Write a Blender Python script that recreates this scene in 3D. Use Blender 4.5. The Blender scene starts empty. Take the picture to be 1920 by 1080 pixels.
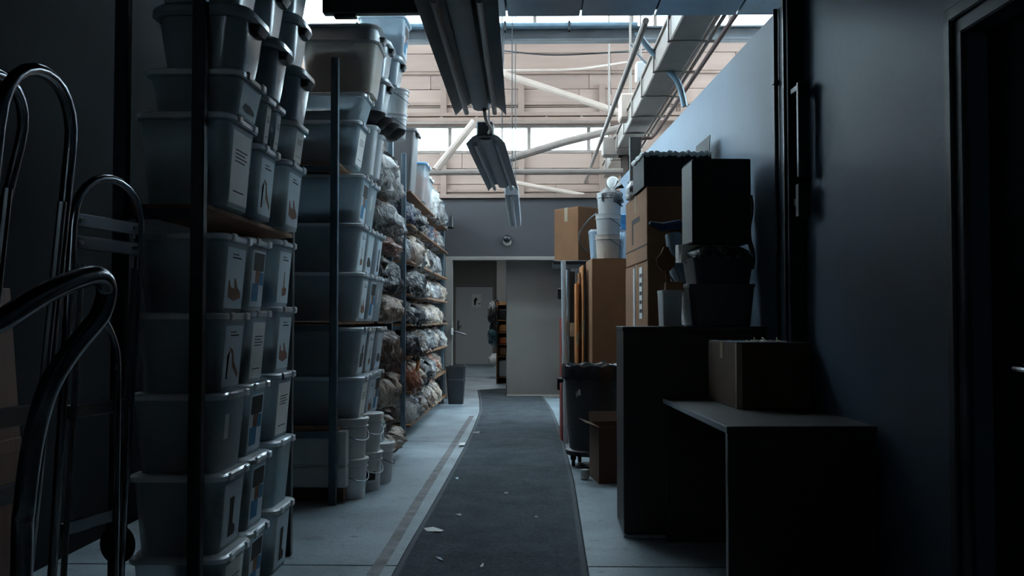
import bpy, bmesh, math, random
from mathutils import Matrix, Vector, noise

random.seed(11)
sc = bpy.context.scene
COL = sc.collection
R = math.radians

# ------------------------------------------------------------------ camera
CAM = Vector((0, 0, 1.16))
cd = bpy.data.cameras.new('camera')
cd.sensor_width = 36
cd.lens = 33.75
cd.clip_start = .05
co = bpy.data.objects.new('camera', cd)
COL.objects.link(co)
co.location = CAM
co.rotation_euler = (R(90 + 1.909), 0, R(1.273))
sc.camera = co
CR = co.rotation_euler.to_matrix()


def at(px, py, Y):
    """point at depth Y whose picture position was measured in the photograph"""
    d = CR @ Vector(((px - 960) / 1800, (540 - py) / 1800, -1))
    p = CAM + d * (Y / d.y)
    return p


# ------------------------------------------------------------------ world and light
w = bpy.data.worlds.new('sky')
sc.world = w
w.use_nodes = True
bg = w.node_tree.nodes['Background']
bg.inputs[0].default_value = (0.78, 0.92, 1.0, 1)
bg.inputs[1].default_value = 25.0
sc.view_settings.view_transform = 'Standard'
sc.view_settings.look = 'None'
sc.view_settings.gamma = 1
sc.view_settings.use_curve_mapping = False
sc.view_settings.exposure = 0.0
sc.cycles.transparent_max_bounces = 24
sc.cycles.max_bounces = 12
sc.cycles.diffuse_bounces = 8


def area(name, loc, rot, sx, sy, power, color):
    l = bpy.data.lights.new(name, 'AREA')
    l.shape = 'RECTANGLE'
    l.size, l.size_y = sx, sy
    l.energy = power
    l.color = color
    o = bpy.data.objects.new(name, l)
    o.location = loc
    o.rotation_euler = rot
    COL.objects.link(o)
    return o


# ------------------------------------------------------------------ materials
def S(r, g, b):
    f = lambda c: (c / 255 / 12.92) if c / 255 <= .04045 else ((c / 255 + .055) / 1.055) ** 2.4
    return (f(r), f(g), f(b), 1)


MATS = {}


def mat(name, col, rough=.6, metal=0, var=.0, scale=6, bump=0, bscale=40, spec=.5, stretch=None, tint=None, grit=None):
    if name in MATS:
        return MATS[name]
    m = bpy.data.materials.new(name)
    m.use_nodes = True
    nt = m.node_tree
    b = nt.nodes['Principled BSDF']
    b.inputs['Base Color'].default_value = col
    b.inputs['Roughness'].default_value = rough
    b.inputs['Metallic'].default_value = metal
    b.inputs['Specular IOR Level'].default_value = spec
    if var or bump:
        tc = nt.nodes.new('ShaderNodeTexCoord')
        mp = nt.nodes.new('ShaderNodeMapping')
        nt.links.new(tc.outputs['Object'], mp.inputs[0])
        if stretch:
            mp.inputs['Scale'].default_value = stretch
        if var:
            n = nt.nodes.new('ShaderNodeTexNoise')
            n.inputs['Scale'].default_value = scale
            n.inputs['Detail'].default_value = 6
            nt.links.new(mp.outputs[0], n.inputs['Vector'])
            r = nt.nodes.new('ShaderNodeValToRGB')
            t = tint or tuple(c * (1 - var) for c in col[:3])
            u = tuple(min(1, c * (1 + var)) for c in col[:3])
            r.color_ramp.elements[0].position = .3
            r.color_ramp.elements[1].position = .7
            r.color_ramp.elements[0].color = (*t[:3], 1)
            r.color_ramp.elements[1].color = (*u, 1)
            nt.links.new(n.outputs[0], r.inputs[0])
            out = r.outputs[0]
            for sc_, lo, hi, f_ in (grit or ()):
                g = nt.nodes.new('ShaderNodeTexNoise')
                g.inputs['Scale'].default_value = sc_
                g.inputs['Detail'].default_value = 3
                nt.links.new(mp.outputs[0], g.inputs['Vector'])
                gr = nt.nodes.new('ShaderNodeValToRGB')
                gr.color_ramp.elements[0].position, gr.color_ramp.elements[0].color = lo, (f_, f_, f_, 1)
                gr.color_ramp.elements[1].position, gr.color_ramp.elements[1].color = hi, (1, 1, 1, 1)
                nt.links.new(g.outputs[0], gr.inputs[0])
                mm = nt.nodes.new('ShaderNodeMix')
                mm.data_type, mm.blend_type = 'RGBA', 'MULTIPLY'
                mm.inputs[0].default_value = 1
                nt.links.new(out, mm.inputs[6])
                nt.links.new(gr.outputs[0], mm.inputs[7])
                out = mm.outputs[2]
            nt.links.new(out, b.inputs['Base Color'])
        if bump:
            n2 = nt.nodes.new('ShaderNodeTexNoise')
            n2.inputs['Scale'].default_value = bscale
            n2.inputs['Detail'].default_value = 4
            nt.links.new(mp.outputs[0], n2.inputs['Vector'])
            bp = nt.nodes.new('ShaderNodeBump')
            bp.inputs['Strength'].default_value = bump
            bp.inputs['Distance'].default_value = .02
            nt.links.new(n2.outputs[0], bp.inputs['Height'])
            nt.links.new(bp.outputs[0], b.inputs['Normal'])
    MATS[name] = m
    return m


def clear(name, col, fac, rough=.2, bump=0, bscale=20, glow=0):
    """thin translucent plastic or glass: part transparent, part glossy coloured skin"""
    m = mat(name, col, rough, 0, bump=bump, bscale=bscale)
    nt = m.node_tree
    b = nt.nodes['Principled BSDF']
    t = nt.nodes.new('ShaderNodeBsdfTransparent')
    t.inputs[0].default_value = (.86, .92, .95, 1)
    mx = nt.nodes.new('ShaderNodeMixShader')
    mx.inputs[0].default_value = fac
    nt.links.new(t.outputs[0], mx.inputs[1])
    if glow:                     # milky plastic also passes light on diffusely
        tl = nt.nodes.new('ShaderNodeBsdfTranslucent')
        tl.inputs[0].default_value = col
        m2 = nt.nodes.new('ShaderNodeMixShader')
        m2.inputs[0].default_value = glow
        nt.links.new(b.outputs[0], m2.inputs[1])
        nt.links.new(tl.outputs[0], m2.inputs[2])
        b = m2
    nt.links.new(b.outputs[0], mx.inputs[2])
    nt.links.new(mx.outputs[0], nt.nodes['Material Output'].inputs[0])
    return m


M_conc = mat('concrete', S(128, 141, 148), .5, var=.32, scale=1.6, bump=.15, bscale=30, grit=((14, .24, .36, .3), (5, .2, .42, .6), (70, .3, .55, .75)))
M_seam = mat('seam_dirt', S(30, 34, 36), .9)
M_mat = mat('runner_carpet', S(84, 90, 95), .95, var=.16, scale=5, bump=.5, bscale=220, spec=.1, grit=((60, .3, .6, .6), (2.2, .25, .5, .7)))
M_matedge = mat('runner_edge', S(74, 79, 84), .9)
M_tape = mat('worn_tape', S(104, 103, 104), .7, var=.45, scale=9)
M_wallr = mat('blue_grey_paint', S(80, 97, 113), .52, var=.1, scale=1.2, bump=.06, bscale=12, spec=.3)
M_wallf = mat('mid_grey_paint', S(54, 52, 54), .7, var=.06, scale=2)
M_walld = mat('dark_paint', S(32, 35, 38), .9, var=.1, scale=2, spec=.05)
M_plank = [mat('cream_plank_%d' % i, S(*c), .75, var=.08, scale=3, stretch=(.3, 1, 4)) for i, c in
           enumerate([(145, 122, 110), (141, 118, 107), (150, 127, 115), (136, 114, 103)])]
M_trimp = mat('cream_timber', S(130, 108, 96), .75, var=.1, scale=4)
M_white = mat('white_paint', S(122, 117, 112), .6, var=.04, scale=2)
M_whitep = mat('white_plastic', S(205, 205, 204), .4, var=.04, scale=8)
M_beigep = mat('beige_plastic', S(196, 184, 170), .45)
M_offw = mat('off_white_door', S(190, 190, 192), .55)
M_steel = mat('grey_steel', S(92, 104, 112), .45, .6, var=.15, scale=8)
M_bsteel = mat('blue_grey_steel', S(88, 108, 120), .4, .3, var=.15, scale=5)
M_dsteel = mat('dark_steel', S(38, 42, 46), .45, .5, var=.15, scale=6)
M_pipe = mat('grey_pipe', S(126, 114, 106), .5, .2, var=.12, scale=7)
M_pipew = mat('white_pipe', S(168, 150, 138), .55, var=.06, scale=7)
M_piper = mat('red_brown_pipe', S(84, 58, 52), .55)
M_chrome = mat('polished_tube', S(196, 198, 202), .24, 1.0)
M_dull = mat('dull_aluminium', S(120, 124, 128), .35, .9, var=.1, scale=20)
M_black = mat('black_plastic', S(24, 25, 27), .4)
M_rubber = mat('black_rubber', S(20, 20, 21), .8)
M_fix = mat('fixture_enamel', S(140, 148, 154), .45, .1, var=.1, scale=5)
M_lamp = mat('dead_tube', S(150, 156, 160), .3)
M_ply = mat('plywood', S(132, 96, 68), .7, var=.18, scale=3, stretch=(1, 8, 1))
M_dply = mat('stained_board', S(88, 58, 42), .65, var=.2, scale=3, stretch=(1, 8, 1))
M_card = mat('cardboard', S(134, 92, 60), .85, var=.08, scale=4)
M_cardd = mat('dark_cardboard', S(92, 70, 54), .85, var=.08, scale=4)
M_cardo = mat('orange_cardboard', S(184, 122, 70), .8, var=.1, scale=4)
M_cardb = mat('black_carton', S(30, 28, 27), .7, var=.1, scale=4)
M_tapeb = mat('packing_tape', S(176, 160, 136), .25)
M_desk = mat('dark_laminate', S(54, 46, 42), .5, var=.12, scale=3)
M_deskedge = mat('pale_edge_strip', S(176, 186, 192), .4)
M_paper = mat('paper', S(222, 222, 218), .8, var=.03, scale=10)
M_paperb = mat('blue_white_paper', S(186, 200, 208), .7)
M_ink = mat('dark_print', S(38, 32, 30), .8)
M_inkb = mat('brown_print', S(112, 74, 50), .8)
M_inkbl = mat('blue_print', S(44, 112, 150), .8)
M_tote = mat('grey_tote', S(150, 162, 168), .22, var=.06, scale=6)
M_wtote = clear('milky_tote', S(224, 220, 214), .7, .35, glow=.5)
M_dtote = mat('dark_grey_tote', S(104, 105, 106), .5, var=.08, scale=5)
M_clear = clear('clear_plastic', S(222, 238, 244), .46, .18, glow=.4)
M_lid = clear('frosted_lid', S(238, 244, 247), .92, .12)
M_pane = clear('window_pane', S(235, 240, 240), .12, .05)
M_film = clear('bag_film', S(206, 198, 192), .3, .16, bump=1.0, bscale=16)
M_bluep = mat('blue_plastic', S(70, 140, 190), .4)
M_red = mat('red_plastic', S(156, 48, 42), .5)
M_orange = mat('orange_plastic', S(206, 110, 58), .5)
BAGM = {}


def bagmat(cloth):
    """crinkled clear film over clothes: cloth colour broken by pale upright creases"""
    if cloth in BAGM:
        return BAGM[cloth]
    c = CLOTH[cloth].node_tree.nodes['Principled BSDF'].inputs['Base Color'].default_value
    m = mat('bagged_' + cloth, c, .28, 0, bump=.9, bscale=9, stretch=(2.5, 2.5, .8))
    nt = m.node_tree
    b = nt.nodes['Principled BSDF']
    mp = [q for q in nt.nodes if q.type == 'MAPPING'][0]
    oi = nt.nodes.new('ShaderNodeObjectInfo')
    mul = nt.nodes.new('ShaderNodeVectorMath')
    mul.operation = 'ADD'
    nt.links.new(mp.outputs[0], mul.inputs[0])
    nt.links.new(oi.outputs['Random'], mul.inputs[1])
    n = nt.nodes.new('ShaderNodeTexNoise')
    n.inputs['Scale'].default_value = 3.2
    n.inputs['Detail'].default_value = 5
    n.inputs['Distortion'].default_value = 1.2
    nt.links.new(mul.outputs[0], n.inputs['Vector'])
    r = nt.nodes.new('ShaderNodeValToRGB')
    e = r.color_ramp.elements
    e[0].position, e[0].color = .36, (c[0] * .35, c[1] * .35, c[2] * .35, 1)
    e[1].position, e[1].color = .7, (.62, .58, .55, 1)
    k = e.new(.5)
    k.color = (c[0], c[1], c[2], 1)
    k = e.new(.58)
    k.color = (c[0] * .6 + .16, c[1] * .6 + .155, c[2] * .6 + .15, 1)
    nt.links.new(n.outputs[0], r.inputs[0])
    nt.links.new(r.outputs[0], b.inputs['Base Color'])
    BAGM[cloth] = m
    return m


CLOTH = {n: mat('cloth_' + n, S(*c), .9, var=.3, scale=14, bump=.6, bscale=18) for n, c in {
    'black': (34, 34, 38), 'brown': (96, 72, 56), 'grey': (124, 122, 122), 'beige': (176, 156, 138),
    'navy': (40, 56, 84), 'rust': (150, 86, 58), 'white': (206, 204, 200), 'teal': (46, 104, 116),
    'red': (140, 54, 50), 'charcoal': (58, 58, 62), 'blue': (60, 110, 150)}.items()}


# ------------------------------------------------------------------ mesh builder
class MB:
    def __init__(s):
        s.v, s.f, s.m, s.mi, s.M = [], [], [], 0, Matrix()
        s.ch = []

    def _add(s, vs, fs):
        o = len(s.v)
        s.ch.append((len(s.v), len(s.f)))
        s.v += [tuple(s.M @ Vector(p)) for p in vs]
        s.f += [[i + o for i in f] for f in fs]
        s.m += [s.mi] * len(fs)
        return s

    def box(s, x0, x1, y0, y1, z0, z1, b=0):
        if b <= 0:
            vs = [(x, y, z) for x in (x0, x1) for y in (y0, y1) for z in (z0, z1)]
            return s._add(vs, [(0, 1, 3, 2), (4, 6, 7, 5), (0, 4, 5, 1), (2, 3, 7, 6), (0, 2, 6, 4), (1, 5, 7, 3)])
        c = ((x0 + x1) / 2, (y0 + y1) / 2, (z0 + z1) / 2)
        h = (abs(x1 - x0) / 2, abs(y1 - y0) / 2, abs(z1 - z0) / 2)
        b = min(b, min(h) * .8)
        idx, vs = {}, []
        for sg in [(i, j, k) for i in (-1, 1) for j in (-1, 1) for k in (-1, 1)]:
            for a in range(3):
                idx[sg, a] = len(vs)
                vs.append(tuple(c[q] + sg[q] * (h[q] if q == a else h[q] - b) for q in range(3)))
        fs = []
        for a in range(3):
            p, q = (a + 1) % 3, (a + 2) % 3
            for e in (-1, 1):
                f = []
                for (u, v_) in ((-1, -1), (1, -1), (1, 1), (-1, 1)):
                    sg = [0, 0, 0]
                    sg[a], sg[p], sg[q] = e, u, v_
                    f.append(idx[tuple(sg), a])
                fs.append(f)
            for u in (-1, 1):
                for v_ in (-1, 1):
                    A = [0, 0, 0]
                    A[a], A[p], A[q] = -1, u, v_
                    B = list(A)
                    B[a] = 1
                    fs.append([idx[tuple(A), p], idx[tuple(A), q], idx[tuple(B), q], idx[tuple(B), p]])
        for sg in [(i, j, k) for i in (-1, 1) for j in (-1, 1) for k in (-1, 1)]:
            fs.append([idx[sg, 0], idx[sg, 1], idx[sg, 2]])
        return s._add(vs, fs)

    def loft(s, rings, cap0=True, cap1=True):
        n = len(rings[0])
        vs = [p for r in rings for p in r]
        fs = []
        for k in range(len(rings) - 1):
            for i in range(n):
                j = (i + 1) % n
                fs.append((k * n + i, k * n + j, (k + 1) * n + j, (k + 1) * n + i))
        if cap0:
            fs.append(list(range(n))[::-1])
        if cap1:
            fs.append([(len(rings) - 1) * n + i for i in range(n)])
        return s._add(vs, fs)

    def tube(s, pts, r, seg=10, caps=True):
        pts = [Vector(p) for p in pts]
        rings = []
        t0 = (pts[1] - pts[0]).normalized()
        u = t0.cross(Vector((0.13, 0.31, 1)))
        if u.length < .05:
            u = t0.cross(Vector((1, 0, 0)))
        u.normalize()
        for i, p in enumerate(pts):
            a = pts[max(i - 1, 0)]
            b = pts[min(i + 1, len(pts) - 1)]
            t = (b - a).normalized()
            u = (u - t * u.dot(t)).normalized()
            v_ = t.cross(u)
            rr = r[i] if isinstance(r, (list, tuple)) else r
            rings.append([tuple(p + (u * math.cos(2 * math.pi * k / seg) + v_ * math.sin(2 * math.pi * k / seg)) * rr) for k in range(seg)])
        return s.loft(rings, caps, caps)

    def lathe(s, prof, seg=28, c=(0, 0), cap0=True, cap1=True):
        rings = [[(c[0] + r * math.cos(2 * math.pi * k / seg), c[1] + r * math.sin(2 * math.pi * k / seg), z) for k in range(seg)] for r, z in prof]
        return s.loft(rings, cap0, cap1)

    def poly(s, pts):
        return s._add(pts, [list(range(len(pts)))])

    def mesh(s, name, mats, smooth=True, normals=True):
        me = bpy.data.meshes.new(name)
        me.from_pydata(s.v, [], s.f)
        for m in (mats if isinstance(mats, (list, tuple)) else [mats]):
            me.materials.append(m)
        me.polygons.foreach_set('material_index', s.m)
        if normals:
            bm = bmesh.new()
            bm.from_mesh(me)
            bmesh.ops.recalc_face_normals(bm, faces=bm.faces)
            bm.to_mesh(me)
            bm.free()
        if smooth:
            me.polygons.foreach_set('use_smooth', [True] * len(me.polygons))
            me.set_sharp_from_angle(angle=R(35))
        me.update()
        return me


def rr(hx, hy, r, z, cx=0, cy=0, n=4):
    r = min(r, hx * .98, hy * .98)
    out = []
    for q, (sx, sy) in enumerate(((1, 1), (-1, 1), (-1, -1), (1, -1))):
        for k in range(n + 1):
            a = math.pi / 2 * (q + k / n)
            out.append((cx + sx * (hx - r) + r * math.cos(a), cy + sy * (hy - r) + r * math.sin(a), z))
    return out


def smooth_path(pts, n=6):
    pts = [Vector(p) for p in pts]
    out = []
    for i in range(len(pts) - 1):
        p0, p1, p2, p3 = pts[max(i - 1, 0)], pts[i], pts[i + 1], pts[min(i + 2, len(pts) - 1)]
        for k in range(n):
            t = k / n
            out.append(.5 * ((2 * p1) + (p2 - p0) * t + (2 * p0 - 5 * p1 + 4 * p2 - p3) * t * t + (3 * p1 - p0 - 3 * p2 + p3) * t ** 3))
    out.append(pts[-1])
    return out


CACHE = {}


def cached(key, fn):
    if key not in CACHE:
        CACHE[key] = fn()
    return CACHE[key]


def ob(name, me, parent=None, loc=None, rot=None):
    if isinstance(me, tuple):
        me = me[0].mesh(name, me[1])
    o = bpy.data.objects.new(name, me)
    COL.objects.link(o)
    if parent:
        o.parent = parent
    if loc is not None:
        o.location = loc
    if rot is not None:
        o.rotation_euler = rot
    return o


def obs(name, mbm, parent):
    """each piece added to the builder becomes an object of its own"""
    mb, m = mbm
    ends = mb.ch[1:] + [(len(mb.v), len(mb.f))]
    for (v0, f0), (v1, f1) in zip(mb.ch, ends):
        p = MB()
        p.v = mb.v[v0:v1]
        p.f = [[i - v0 for i in f] for f in mb.f[f0:f1]]
        p.m = mb.m[f0:f1]
        ob(name, (p, m), parent)


def tag(o, label, cat, group=None, kind=None):
    o['label'] = label
    o['category'] = cat
    if group:
        o['group'] = group
    if kind:
        o['kind'] = kind
    return o


def thing(name, label, cat, loc=(0, 0, 0), rz=0, group=None):
    o = bpy.data.objects.new(name, None)
    o.empty_display_size = .05
    COL.objects.link(o)
    o.location = loc
    o.rotation_euler = (0, 0, rz)
    return tag(o, label, cat, group)


def struct(name, mb, m, parent=None):
    o = ob(name, (mb, m), parent)
    if not parent:
        o['kind'] = 'structure'
    return o


ORD = ['first', 'second', 'third', 'fourth', 'fifth', 'sixth', 'seventh', 'eighth', 'ninth', 'tenth', 'eleventh', 'twelfth', 'thirteenth', 'fourteenth', 'fifteenth']

# ------------------------------------------------------------------ the setting
SK = .045                       # the right partition leans this much across the aisle direction
RZ = math.atan(SK)


def wx(y):
    return 1.52 - SK * y        # face of the right partition at depth y


# floor: cast slabs with recessed joints
fl = bpy.data.objects.new('floor', None)
COL.objects.link(fl)
fl['kind'] = 'structure'
ys = [-2.5, 4.566, 9.2, 14.2, 19.6, 26]
for i in range(len(ys) - 1):
    b = MB()
    b.box(-6.2, 6.2, ys[i] + .006, ys[i + 1] - .006, -.12, 0, .004)
    ob('slab', (b, M_conc), fl)
b = MB()
b.box(-6.2, 6.2, -2.5, 26, -.2, -.02)
ob('joint_bed', (b, M_seam), fl)

# right partition with a door opening
b = MB()
for (y0, y1, z0, z1) in ((-2.4, 2.12, 0, 2.8), (3.06, 11.2, 0, 2.8), (2.12, 3.06, 2.08, 2.8), (-2.4, 5.0, 2.8, 3.115)):
    v = [(wx(y0), y0), (wx(y1), y1), (wx(y1) + .13, y1), (wx(y0) + .13, y0)]
    b.loft([[(p[0], p[1], z0) for p in v], [(p[0], p[1], z1) for p in v]])
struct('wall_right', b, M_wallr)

MW = Matrix.Translation((1.52, 0, 0)) @ Matrix.Rotation(RZ, 4, 'Z')   # wall frame: +y along the wall, -x into the aisle


def wl(y):                      # distance along the wall frame for a depth y
    return y / math.cos(RZ)


d = bpy.data.objects.new('door_1', None)
COL.objects.link(d)
d['kind'] = 'structure'
d.matrix_world = MW
b = MB()
for (y0, y1, z0, z1) in ((3.055, 3.15, 0, 2.17), (2.03, 2.125, 0, 2.17), (2.03, 3.15, 2.075, 2.17)):
    b.box(-.022, .0, wl(y0), wl(y1), z0, z1, .006)
    b.box(-.036, -.022, wl(y0) + (.05 if y0 > 3 else 0), wl(y1) - (.05 if y1 < 2.2 else 0), z0 if z0 < 1 else z0 + .05, z1, .005)
obs('casing', (b, mat('dark_casing', S(58, 64, 70), .5)), d)
b = MB()
b.box(.06, .1, wl(2.125), wl(3.055), .01, 2.075, .003)
for z0, z1 in ((.25, .95), (1.12, 1.95)):
    b.box(.052, .06, wl(2.25), wl(2.93), z0, z1, .006)
ob('door_leaf', (b, M_walld), d)
b = MB()
p = at(1903, 688, 2.76)
yl = 2.82
b.lathe([(.028, 0), (.028, .012)], 16)
b.v = [(.052 - z, yl + x, 1.02 + y) for x, y, z in b.v]
b.tube([(.045, yl, 1.02), (.0, yl, 1.02), (-.012, yl - .02, 1.02), (-.012, yl - .12, 1.018)], .009, 8)
ob('lever_handle', (b, M_chrome), d)

# far wall with its wide opening, and the rear room behind it
FY = 14.2
b = MB()
b.box(-6, -1.26, FY, FY + .14, 0, 2.98)
b.box(.55, 6, FY, FY + .14, 0, 2.98)
b.box(-1.26, .55, FY, FY + .14, 2.06, 2.98)
struct('wall_far', b, M_wallf)
b = MB()
b.box(-1.31, -1.2, FY - .02, FY + .15, 0, 2.06, .005)
b.box(-1.31, .6, FY - .021, FY + .15, 2.045, 2.1, .005)
struct('trim_1', b, M_white)
b = MB()
b.box(-6, 6, FY - .05, FY + .2, 2.965, 3.02, .005)
struct('trim_2', b, M_trimp)
b = MB()
b.box(-2.45, -2.35, FY + .14, 25.3, 0, 2.9)
struct('wall_rear_left', b, M_white)
b = MB()
b.box(1.6, 1.7, FY + .14, 25.3, 0, 2.9)
struct('wall_rear_right', b, M_white)
b = MB()
b.box(-2.45, -2.06, 25.25, 25.4, 0, 2.9)
b.box(-1.06, 1.7, 25.25, 25.4, 0, 2.9)
b.box(-2.06, -1.06, 25.25, 25.4, 2.06, 2.9)
b.box(-.9, 1.6, 23.6, 23.7, 0, 2.9)
struct('wall_back', b, M_white)
b = MB()
b.box(-2.45, 1.7, FY + .14, 25.4, 2.9, 3.0)
struct('ceiling_rear', b, M_white)
d2 = bpy.data.objects.new('door_2', None)
COL.objects.link(d2)
d2['kind'] = 'structure'
b = MB()
b.box(-2.05, -1.07, 25.27, 25.31, 0, 2.045, .004)
b.box(-2.1, -1.0, 25.42, 25.5, -.05, 2.2)  # unseen slab added behind the leaf to stop light leaking in
ob('door_leaf', (b, M_offw), d2)
b = MB()
for x0, x1, z0, z1 in ((-2.12, -2.05, 0, 2.11), (-1.07, -1.0, 0, 2.11), (-2.05, -1.07, 2.045, 2.11)):
    b.box(x0, x1, 25.2, 25.3, z0, z1, .006)
obs('casing', (b, M_white), d2)
b = MB()
b.box(-2.0, -1.95, 25.23, 25.27, .9, 1.15, .008)
b.tube([(-1.975, 25.23, 1.0), (-1.975, 25.19, 1.0), (-1.88, 25.19, 1.0)], .012, 8)
ob('lever_handle', (b, M_dull), d2)
b = MB()
b.box(-1.62, -1.38, 25.262, 25.27, 1.5, 1.84)
b.mi = 1
b.poly([(-1.56, 25.26, 1.55), (-1.52, 25.26, 1.55), (-1.5, 25.26, 1.66), (-1.47, 25.26, 1.7), (-1.5, 25.26, 1.76), (-1.57, 25.26, 1.7)])
b.box(-1.46, -1.39, 25.259, 25.261, 1.58, 1.6)
ob('notice', (b, [M_paper, M_ink]), d2)

# left partition, hall side walls, wall behind the camera
b = MB()
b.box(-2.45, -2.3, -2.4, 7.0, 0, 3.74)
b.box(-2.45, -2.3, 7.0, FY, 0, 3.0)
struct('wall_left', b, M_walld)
b = MB()
WY0, WY1, WZ0, WZ1 = 9.0, 15.6, 3.3, 6.9
for x0, x1 in ((-6.2, -6.05), (6.05, 6.2)):
    WY0 = 5.7 if x0 < 0 else 9.0
    b = MB()
    b.box(x0, x1, -2.4, WY0, 0, 7.3)
    b.box(x0, x1, WY1, 16.1, 0, 7.3)
    b.box(x0, x1, WY0, WY1, 0, WZ0)
    b.box(x0, x1, WY0, WY1, WZ1, 7.3)
    struct('wall_west' if x0 < 0 else 'wall_east', b, M_plank[2])
for i, x0 in enumerate((-6.13, 6.13)):
    wn = bpy.data.objects.new('window_%d' % (6 + i), None)
    COL.objects.link(wn)
    wn['kind'] = 'structure'
    WY0 = 5.7 if i == 0 else 9.0
    for k in range(9 if i == 0 else 6):
        y0 = WY0 + 1.1 * k
        b = MB()
        b.box(x0 - .003, x0 + .003, y0 + .02, y0 + 1.08, WZ0, WZ1)
        ob('pane', (b, M_pane), wn)
        b = MB()
        b.box(x0 - .06, x0 + .06, y0 - .03, y0 + .03, WZ0, WZ1, .004)
        obs('glazing_bar', (b, M_trimp), wn)
b = MB()
b.box(-6.2, -.9, -2.5, -2.36, 0, 3.86)
b.box(-.55, 6.2, -2.5, -2.36, 0, 3.86)
b.box(-.9, -.55, -2.5, -2.36, 0, 2.1)
b.box(-.9, -.55, -2.5, -2.36, 2.6, 3.86)
struct('wall_south', b, M_walld)
wn = bpy.data.objects.new('window_5', None)  # unseen window added behind the camera as fill for the near end
COL.objects.link(wn)
wn['kind'] = 'structure'
b = MB()
b.box(-.9, -.55, -2.44, -2.434, 2.1, 2.6)
ob('pane', (b, M_pane), wn)
for x0, x1, z0, z1 in ((-.9, -.86, 2.1, 2.6), (-.59, -.55, 2.1, 2.6), (-.86, -.59, 2.1, 2.14), (-.86, -.59, 2.56, 2.6)):
    b = MB()
    b.box(x0, x1, -2.5, -2.34, z0, z1, .004)
    ob('frame_bar', (b, M_walld), wn)

# low ceiling over the near end, upper wall above its edge, roof with skylights
CY = 6.35
CZ = 3.185
ce = bpy.data.objects.new('ceiling_near', None)
COL.objects.link(ce)
ce['kind'] = 'structure'
b = MB()
b.box(-6.1, -1.33, -2.4, CY - 1.1, 3.74, 3.86)  # unseen roof deck, added to keep the near left side dark
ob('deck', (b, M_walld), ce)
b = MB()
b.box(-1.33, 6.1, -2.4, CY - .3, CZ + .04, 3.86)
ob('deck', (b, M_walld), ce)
xs = [(-.74, -.18), (-.17, .31), (.32, .8), (.81, 1.34), (1.35, 2.0)]
for i, (x0, x1) in enumerate(xs):
    b = MB()
    b.box(x0, x1, CY - .9, CY, CZ, CZ + .035, .004)
    ob('panel', (b, mat('blue_panel_%d' % (i % 2), S(*((150, 166, 178), (118, 142, 158))[i % 2]), .3, .2, var=.12, scale=3)), ce)
b = MB()
b.box(-1.33, 6.1, CY - .3, CY, CZ + .04, 3.86)
b.box(-6.1, -1.33, CY - 1.3, CY - 1.1, 3.74, 3.86)
ob('fascia', (b, M_bsteel), ce)
b = MB()
b.box(-6.1, -1.33, CY - 1.3, CY - 1.18, 3.86, 7.3)
b.box(-1.4, -1.33, CY - 1.18, CY - .08, 3.86, 7.3)
b.box(-1.33, 6.1, CY - .2, CY - .08, 3.86, 7.3)
struct('wall_upper_near', b, M_plank[1])
rf = bpy.data.objects.new('ceiling_main', None)
COL.objects.link(rf)
rf['kind'] = 'structure'
RZ7 = 7.2
SKY = [(9.6, 11.2)]
yy = CY - 1.3
b = MB()
for (a, c) in SKY + [(16.2, 16.2)]:
    b.box(-6.2, 6.2, yy, a, RZ7, RZ7 + .12)
    yy = c
for (a, c) in SKY:
    b.box(-6.2, -4.6, a, c, RZ7, RZ7 + .12)
    b.box(4.6, 6.2, a, c, RZ7, RZ7 + .12)
obs('roof_board', (b, M_plank[0]), rf)
for i, (a, c) in enumerate(SKY):
    wn = bpy.data.objects.new('window_%d' % (3 + i), None)
    COL.objects.link(wn)
    wn['kind'] = 'structure'
    for k in range(4):
        b = MB()
        b.box(-4.6 + 2.3 * k, -4.6 + 2.3 * k + 2.28, a, c, RZ7 + .05, RZ7 + .056)
        ob('pane', (b, M_pane), wn)
    b = MB()
    for k in range(1, 4):
        b.box(-4.64 + 2.3 * k, -4.58 + 2.3 * k, a, c, RZ7, RZ7 + .1)
    obs('glazing_bar', (b, M_trimp), wn)

# planked end wall, two bands of windows
PY = 16.0
pw = bpy.data.objects.new('wall_north', None)
COL.objects.link(pw)
pw['kind'] = 'structure'


def planks(z0, z1, n, x0=-6.1, x1=6.1):
    h = (z1 - z0) / n
    for r in range(n):
        x = x0 - random.uniform(0, 1.4)
        while x < x1:
            L = random.uniform(1.7, 3.1)
            a, c = max(x, x0), min(x + L, x1)
            if c - a > .05:
                b = MB()
                dz = random.uniform(-.008, .008)
                b.box(a + .003, c - .003, PY + dz, PY + .06, z0 + h * r + .004, z0 + h * (r + 1) - .004, .005)
                ob('plank', (b, random.choice(M_plank)), pw)
            x += L


planks(2.9, 3.96, 4)
planks(4.42, 5.95, 5)
planks(6.62, 7.2, 2)
b = MB()
b.box(-6.1, 6.1, PY + .06, PY + .1, 2.9, 4.0)
b.box(-6.1, 6.1, PY + .06, PY + .1, 4.4, 5.98)
b.box(-6.1, 6.1, PY + .06, PY + .1, 6.6, 7.2)
b.box(1.3, 6.1, PY + .02, PY + .1, 3.96, 4.42)
obs('backing_board', (b, M_trimp), pw)
b = MB()
for z in (3.32, 3.64, 4.78, 5.3):
    b.box(-6.1, 6.1, PY - .06, PY - .01, z - .025, z + .02, .004)
obs('girt', (b, M_trimp), pw)
b = MB()
for x in (-4.2, -2.9, -1.5, -.2, 1.15, 2.5, 3.9):
    b.box(x - .05, x + .05, PY - .08, PY - .012, 2.98, 3.95, .005)
    b.box(x - .05, x + .05, PY - .08, PY - .012, 4.45, 5.1, .005)
obs('stud', (b, M_trimp), pw)

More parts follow.
